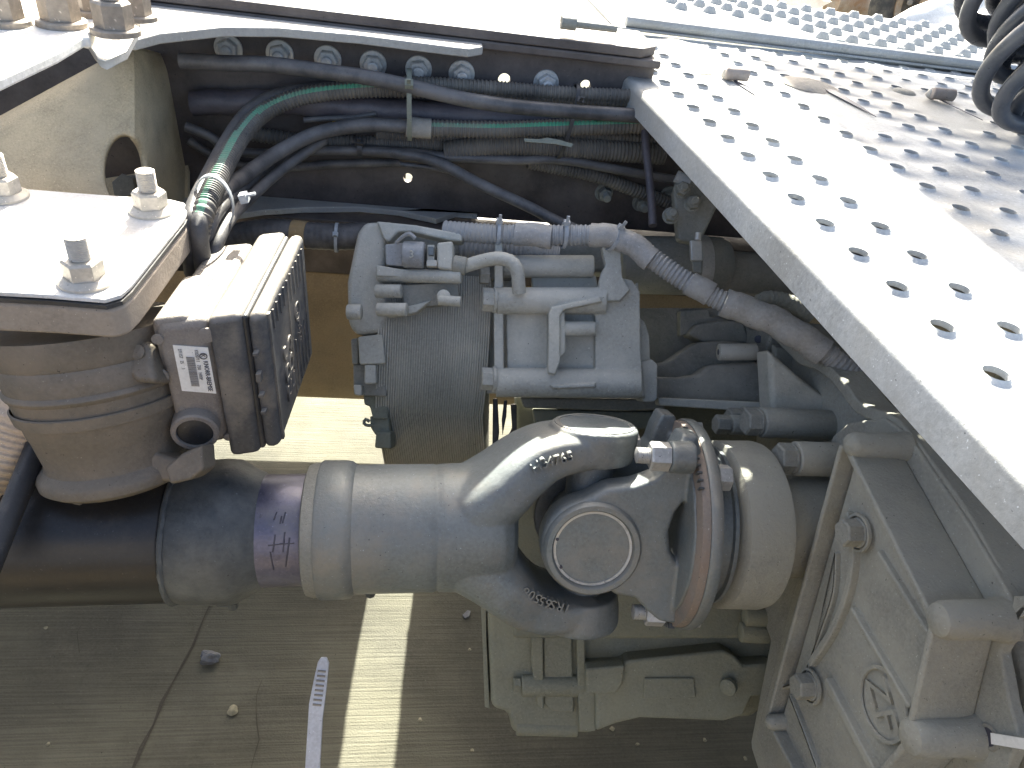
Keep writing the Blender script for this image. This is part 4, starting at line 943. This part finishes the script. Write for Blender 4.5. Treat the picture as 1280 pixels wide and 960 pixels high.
# rounded nose and skirt
def nose():
    prof = [(.0845, ZD)]
    for k in range(9): a = math.pi/2*k/8; prof.append((.0845-.009*math.sin(a), ZD-.009*(1-math.cos(a))))
    prof += [(.0755, ZD-.032), (.078, ZD-.032)]
    for k in range(8, -1, -1): a = math.pi/2*k/8; prof.append((.0845-.0065*math.sin(a), ZD-.0025-.0065*(1-math.cos(a))))
    return prism([Vector((x, ylo, z)) for x, z in prof], Y*(yhi-ylo))
obj('skirt', nose(), 'deck', cw, ang=40)
obj('far_edge', box((.59, yhi+.002, ZD-.012), (1.01, .004, .03)), 'deck', cw, .001)
for x, ya, yb in slots:
    x += .057*ya; wd = .006 if x > .5 else .018 if x > .3 else .009
    obj('slot', prism([Vector(p) for p in ((x-wd/3, ya, ZD+.0042), (x+wd/2, ya-.02, ZD+.0042), (x+wd/3, yb+.05, ZD+.0042), (x, yb, ZD+.0042), (x-wd/2, ya-.03, ZD+.0042))], Z*.0008), 'ink', cw)
for x, y in ((.212, .512), (.556, .538)):
    hk = thing('hook_pin', 'brown stub pin on the '+('bright part of the step plate' if x < .3 else 'shaded part of the step plate near the coil'), 'pin', (x, y, ZD))
    obj('stub', cyl((x-.01, y-.012, ZD+.012), (x+.022, y-.02, ZD+.014), .0085, 16, ch=.002), 'rust', hk)
    obj('neck', cyl((x-.004, y, ZD+.003), (x-.002, y-.004, ZD+.016), .008, 12, ch=.002), 'nut_white', hk)
    obj('weld', revolve([(0, .019), (.003, .015), (.004, .008)], Vector((x-.028, y+.03, ZD)), Z, 20), 'alu_dark', hk)
mud = revolve([(0, .045), (.003, .036), (.006, .02), (.007, .006)], Vector((.352, .535, ZD+.001)), Z, 24)
for v_ in mud.verts: v_.co += Vector((random.uniform(-.003, .003), random.uniform(-.003, .003), random.uniform(-.0005, .001)))
md_ = obj('mud_patch', mud, 'tape_grey'); props(md_, 'dried mud lump at the head of the middle slot in the step', 'mud')
cw.rotation_euler.z = math.radians(3.27)
# second step panel beyond with upturned teeth
c2 = thing('rear_step', 'bright toothed step plate beyond the perforated one', 'step', (.9, 1.1, 1.07))
y0 = yhi+.02
obj('step_plate', prism([Vector(p) for p in ((.10, y0, 1.066), (1.4, y0, 1.066), (1.4, y0+.55, 1.066), (.10, y0+.55, 1.066))], (0, 0, .004)), 'deck', c2, .001)
obj('rolled_edge', cyl((.12, y0+.012, 1.078), (1.4, y0+.012, 1.078), .009, 14), 'deck', c2)
tooth = None
def toothbm():
    b_ = bmesh.new(); revolve([(0, .016), (.006, .0135), (.013, .008), (.013, .006), (.004, .005)], (0, 0, 0), Z, 12, b_); return b_
for i in range(16):
    for j in range(7):
        p = Vector((.30+.062*i, y0+.07+.07*j, 1.070))
        if i < 4 and j < 3: continue
        if tooth is None: tooth = obj('tooth', toothbm(), 'deck', c2); tooth.location = p; tooth['_l'] = 1
        else:
            t_ = tooth.copy(); COL.objects.link(t_); t_.location = p
del tooth['_l']
# coiled air lines
pal = [('airline_coil', 'front black coiled air line hanging at the right edge above the step', 0), ('airline_coil', 'second black coiled air line just behind the front coil', 1), ('airline_coil', 'rear black coil, highest at the top right corner', 2)]
for nm, lb, k in pal:
    a = P(1290+k*22, -50-10*k, .90+.04*k); b = P(1345+k*14, 130-25*k, .86+.04*k); ax = (b-a); Lc = ax.length; u, v, d = frame(ax)
    pts = []
    turns = 6; N_ = turns*14
    for i in range(N_+1):
        t = i/N_; an = 2*math.pi*turns*t+k*2; rr_ = .072+.012*math.sin(an*.31+k)+.006*math.sin(an*.83); pts.append(a+ax*(t+.018*math.sin(an*.5+k))+(u*math.cos(an)*rr_+v*math.sin(an)*rr_)+d*.012*math.sin(an+k))
    o = obj(nm, tube(pts, .0100, 14, step=.010), 'coil'); props(o, lb, 'air hose', 'coiled air lines at the right edge')
# fairing above: an unseen deflector panel, added beyond the step so that it shades the rear part of the plate
fa = thing('added_fairing', 'dark grey cab side fairing added unseen above the step to shade it', 'fairing', (1.0, 1.6, 1.8))
obj('panel', prism([Vector(p) for p in ((.405, 1.62, 1.76), (1.9, 1.72, 1.76), (1.9, 1.72, 2.9), (.405, 1.62, 2.9))], (0, .04, 0)), 'rubber', fa, .01)
for k in range(3): obj('stiffener', box((.95+.3*k, 1.60+.02*k, 2.3), (.03, .03, 1.0)), 'alu_dark', fa)

# unseen truck parts added round the opening to block sky light
nr = thing('added_near_rail', 'dark near frame rail below the viewer, added unseen to block sky light', 'frame rail', (0, -.60, .84))  # added to keep sky light out on the near side
obj('web', box((-.3, -.66, .96), (3.4, .009, .24)), 'rail', nr)
obj('top_flange', box((-.3, -.695, 1.083), (3.4, .07, .010)), 'rail', nr, .002); obj('bottom_flange', box((-.3, -.695, .836), (3.4, .07, .010)), 'rail', nr, .002)
ns = thing('side_skirt', 'tan dusty side panel on the near side, added unseen to block sky light', 'panel', (-.3, -1.2, .1))  # added panel closes off low sky behind the viewer
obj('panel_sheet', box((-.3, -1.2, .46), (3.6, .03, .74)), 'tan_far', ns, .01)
for k, (yy, l) in enumerate(((.86, 'far'), (-.98, 'near'))):
    rw = thing('added_truck_wheel', 'large rear truck tyre on the %s side, added unseen at the left to block sky light' % l, 'wheel', (-2.1, yy, 0))  # added tyres block sky from the left
    obj('tyre', revolve([(-.28, .30), (-.28, .46), (-.24, .51), (.24, .51), (.28, .46), (.28, .30)], Vector((-2.1, yy, .515)), Y, 64), 'tyre', rw)
    obj('rim', revolve([(-.20, .10), (-.10, .16), (-.22, .27), (-.26, .30), (.2, .30)], Vector((-2.1, yy, .515)), Y, 48), 'rim', rw)
ab = thing('added_axle', 'dark rear axle housing between the wheels, added unseen at the left to enclose the opening', 'axle', (-2.1, 0, .3))  # added to help enclose and darken the opening
obj('tube', cyl((-2.1, -.7, .5), (-2.1, .6, .5), .09, 32), 'rail', ab)
obj('diff_bowl', revolve([(-.2, .08), (-.15, .18), (0, .25), (.15, .18), (.25, .09)], Vector((-2.1, 0, .52)), X, 48), 'rail', ab)
fw = thing('added_fifth_wheel', 'greasy black fifth wheel coupling plate over the rear axle, added unseen to block sky light', 'coupling plate', (-1.75, 0, 1.16))  # added plate blocks open sky over the left end
obj('top_plate', prism([Vector((x, y, 1.19)) for x, y in ((-2.5, -.12), (-1.75, -.06), (-1.75, .06), (-2.5, .12), (-2.5, .44), (-1.3, .40), (-1.2, .25), (-1.2, -.25), (-1.3, -.40), (-2.5, -.44))], Z*.03), 'rail', fw, .008)
for y_ in (-.36, .36): obj('pedestal', box((-1.75, y_, 1.14), (.35, .10, .10)), 'rail', fw, .01)
eb = thing('added_engine_block', 'dusty dark engine block ahead of the gearbox, added unseen at the right to block sky light', 'engine', (1.3, 0, .3))  # added mass keeps sky off the gearbox
obj('block', box((1.15, .0, .62), (.9, .62, .62)), 'alu_low', eb, .03)
obj('sump', box((1.2, .0, .26), (.7, .40, .16)), 'alu_low', eb, .03)

# ================================================================== BACKGROUND
sk = thing('side_skirt', 'tan dusty side panel beyond the rail, left of the gearbox', 'panel', (-.9, .93, .1))
def skirt(x0, x1):
    pr = [(.945, .10), (.925, .12), (.918, .17), (.92, .40), (.935, .47), (.97, .49), (.975, .48), (.945, .46), (.932, .40), (.93, .17), (.935, .13), (.95, .115)]
    return prism([Vector((x0, y, z)) for y, z in pr], X*(x1-x0))
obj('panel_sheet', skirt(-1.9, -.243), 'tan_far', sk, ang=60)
obj('top_rail', box((-1.07, .95, .53), (1.654, .04, .12)), 'rail', sk, .006)
obj('top_rail', box((-1.07, .92, .72), (1.654, .05, .28)), 'rail', sk, .006)  # upper beam added out of sight to keep sun off the ground
s2 = thing('side_skirt', 'tan dusty side panel beyond the rail, right of the gap', 'panel', (.4, .93, .1))
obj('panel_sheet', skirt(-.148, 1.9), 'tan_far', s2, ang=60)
obj('top_rail', box((.88, .95, .53), (2.055, .04, .12)), 'rail', s2, .006)
obj('top_rail', box((.88, .92, .72), (2.055, .05, .28)), 'rail', s2, .006)  # same added upper beam, blocks sun passing over the panel
# other vehicles far away
tr = thing('parked_trailer', 'rusty brown trailer chassis parked far behind the step', 'trailer', (4.6, 7.4, 0))
obj('beam', prism([at(x, y, 'y', 7.2) for x, y in ((960, -30), (1140, -30), (1140, 28), (1030, 8), (985, -6))], Y*.4), 'brown_beam', tr, .02)
for x in (1040, 1085): obj('rusty_drum', cyl(at(x, 2, 'y', 6.9), at(x+38, 8, 'y', 6.9), .16, 24), 'rim', tr)
wh = thing('wheel', 'far parked wheel with a rusty pale rim, top right', 'wheel', at(1160, 20, 'y', 6.0))
wc = at(1172, 8, 'y', 5.4); wd_ = Vector((-.55, -.8, 0)).normalized()
obj('tyre', revolve([(-.12, .40), (-.10, .47), (-.03, .50), (.08, .49), (.12, .44), (.13, .36), (.10, .30)], wc, wd_, 48), 'tyre', wh)
obj('rim', revolve([(.10, .30), (.135, .29), (.10, .25), (.07, .16), (.12, .12), (.13, .05)], wc, wd_, 40), 'rim', wh)
for k in range(8):
    u, v, d = frame(wd_); a = k*math.pi/4; bolt('wheel_nut', wc+wd_*.10+(u*math.cos(a)+v*math.sin(a))*.2, wd_, .04, .03, 'nut_dark', wh)
wt = thing('white_tank', 'crumpled white plastic tank standing beyond the step beside the coil', 'tank', (1.45, 1.5, 1.1))
bm = bmesh.new(); bmesh.ops.create_icosphere(bm, subdivisions=4, radius=1)
for v_ in bm.verts:
    p = v_.co.copy(); q = .9+.10*math.sin(p.x*5+p.z*4)+.07*math.sin(p.y*9+1); v_.co = Vector((p.x*.34*q+p.z*.10, p.y*.2*q, p.z*.24*q*(1.1 if p.z < 0 else 1)))
    v_.co += at(1250, 60, 'y', 1.5)
obj('tank_body', bm, 'white_tank', wt, ang=80)
obj('tank_cap', cyl(at(1120, 42, 'y', 1.35), at(1130, 44, 'y', 1.35), .016, 16), 'rust', wt)
hb = thing('rusty_hub', 'rusty tan drum half hidden behind the coiled air lines', 'drum', (1.9, 1.8, 1.0))
obj('drum', revolve([(0, .28), (.05, .30), (.2, .30), (.22, .26)], at(1330, 60, 'y', 2.0), Vector((-.4, -.9, .3)), 40), 'rim', hb)
wm = obj('yellow_rag', prism([at(x, y, 'y', 2.6) for x, y in ((975, 0), (1010, -4), (1040, 2), (1020, 12), (980, 10))], Y*.05), 'white_tank'); props(wm, 'pale crumpled sheet lying far beyond the toothed step', 'sheet')

# ================================================================== SMALL THINGS ON THE GROUND
def pebble(x, y, r, lab_, m='pebble', name='pebble', cat='pebble', z=0):
    bm = bmesh.new(); bmesh.ops.create_icosphere(bm, subdivisions=3, radius=1)
    r *= .72; s = random.random()*9; c = at(x, y, 'z', r*.6)
    for v_ in bm.verts:
        p = v_.co.copy(); q = 1+.14*math.sin(p.x*3+s)+.12*math.sin(p.y*4+s*2)+.1*math.sin(p.z*5+s)
        v_.co = c+Vector((p.x*r*1.15, p.y*r, p.z*r*.7))*q
    o = obj(name, bm, m); props(o, lab_, cat); return o
pebble(291, 888, .0115, 'largest tan pebble on the shaded concrete left of the sunlit strip')
for i, (x, y, r, l) in enumerate(((57, 785, .004, 'tiny pebble below the black tube, far left'), (60, 930, .004, 'tiny pebble near the lower left corner'), (765, 911, .006, 'small white pebble just below the gearbox sump'), (797, 930, .004, 'small pebble below the sump pan middle'), (881, 925, .0045, 'small pebble right of centre below the sump pan'), (932, 948, .0045, 'orange tinged pebble near the lower right of the concrete'), (587, 812, .004, 'tiny pebble left of the gearbox sump'), (590, 938, .004, 'tiny pebble near the bottom edge right of the strip'), (525, 900, .005, 'dark speck of grit on the right side of the sunlit strip'))):
    pebble(x, y, r, l)
bm = bmesh.new(); bmesh.ops.create_icosphere(bm, subdivisions=3, radius=1); c = at(262, 822, 'z', .014)
for v_ in bm.verts:
    p = v_.co.copy(); q = .8+.22*math.sin(p.x*3+1)*math.sin(p.y*4+2)+.12*math.sin(p.z*5+p.x*3); v_.co = c+Vector((p.x*.022, p.y*.016, p.z*.016))*q
o = obj('crumpled_scrap', bm, 'scrap', ang=20); props(o, 'crumpled dark plastic scrap on the concrete under the shaft', 'scrap')
g = obj('grit_chip', prism([at(x, y, 'z', .001) for x, y in ((578, 770), (584, 764), (588, 765), (586, 772), (581, 774))], Z*.004), 'scrap'); props(g, 'dark chip on the concrete below the slip yoke', 'chip')
# notched tie tail sticking up from the bottom edge
zt_ = thing('tie_strap', 'pale notched plastic tie end standing up at the bottom edge left of the strip', 'strap', P(385, 1000, .8))
obj('band', plate([(378, 1010), (386, 880), (392, 850), (397, 828), (401, 822), (408, 822), (411, 829), (408, 860), (403, 900), (397, 1010)], .80, .003), 'strap', zt_, .001)
nb_ = bmesh.new()
for k in range(8): plate([(397-k*.9, 838+k*6), (407-k*.8, 839+k*6), (407-k*.8, 841+k*6), (397-k*.9, 840+k*6)], .7985, .002, nb_)
obj('notch', nb_, 'tape_grey', zt_)
# clean helper tags
for o in bpy.data.objects:
    if '_loc' in o: del o['_loc']
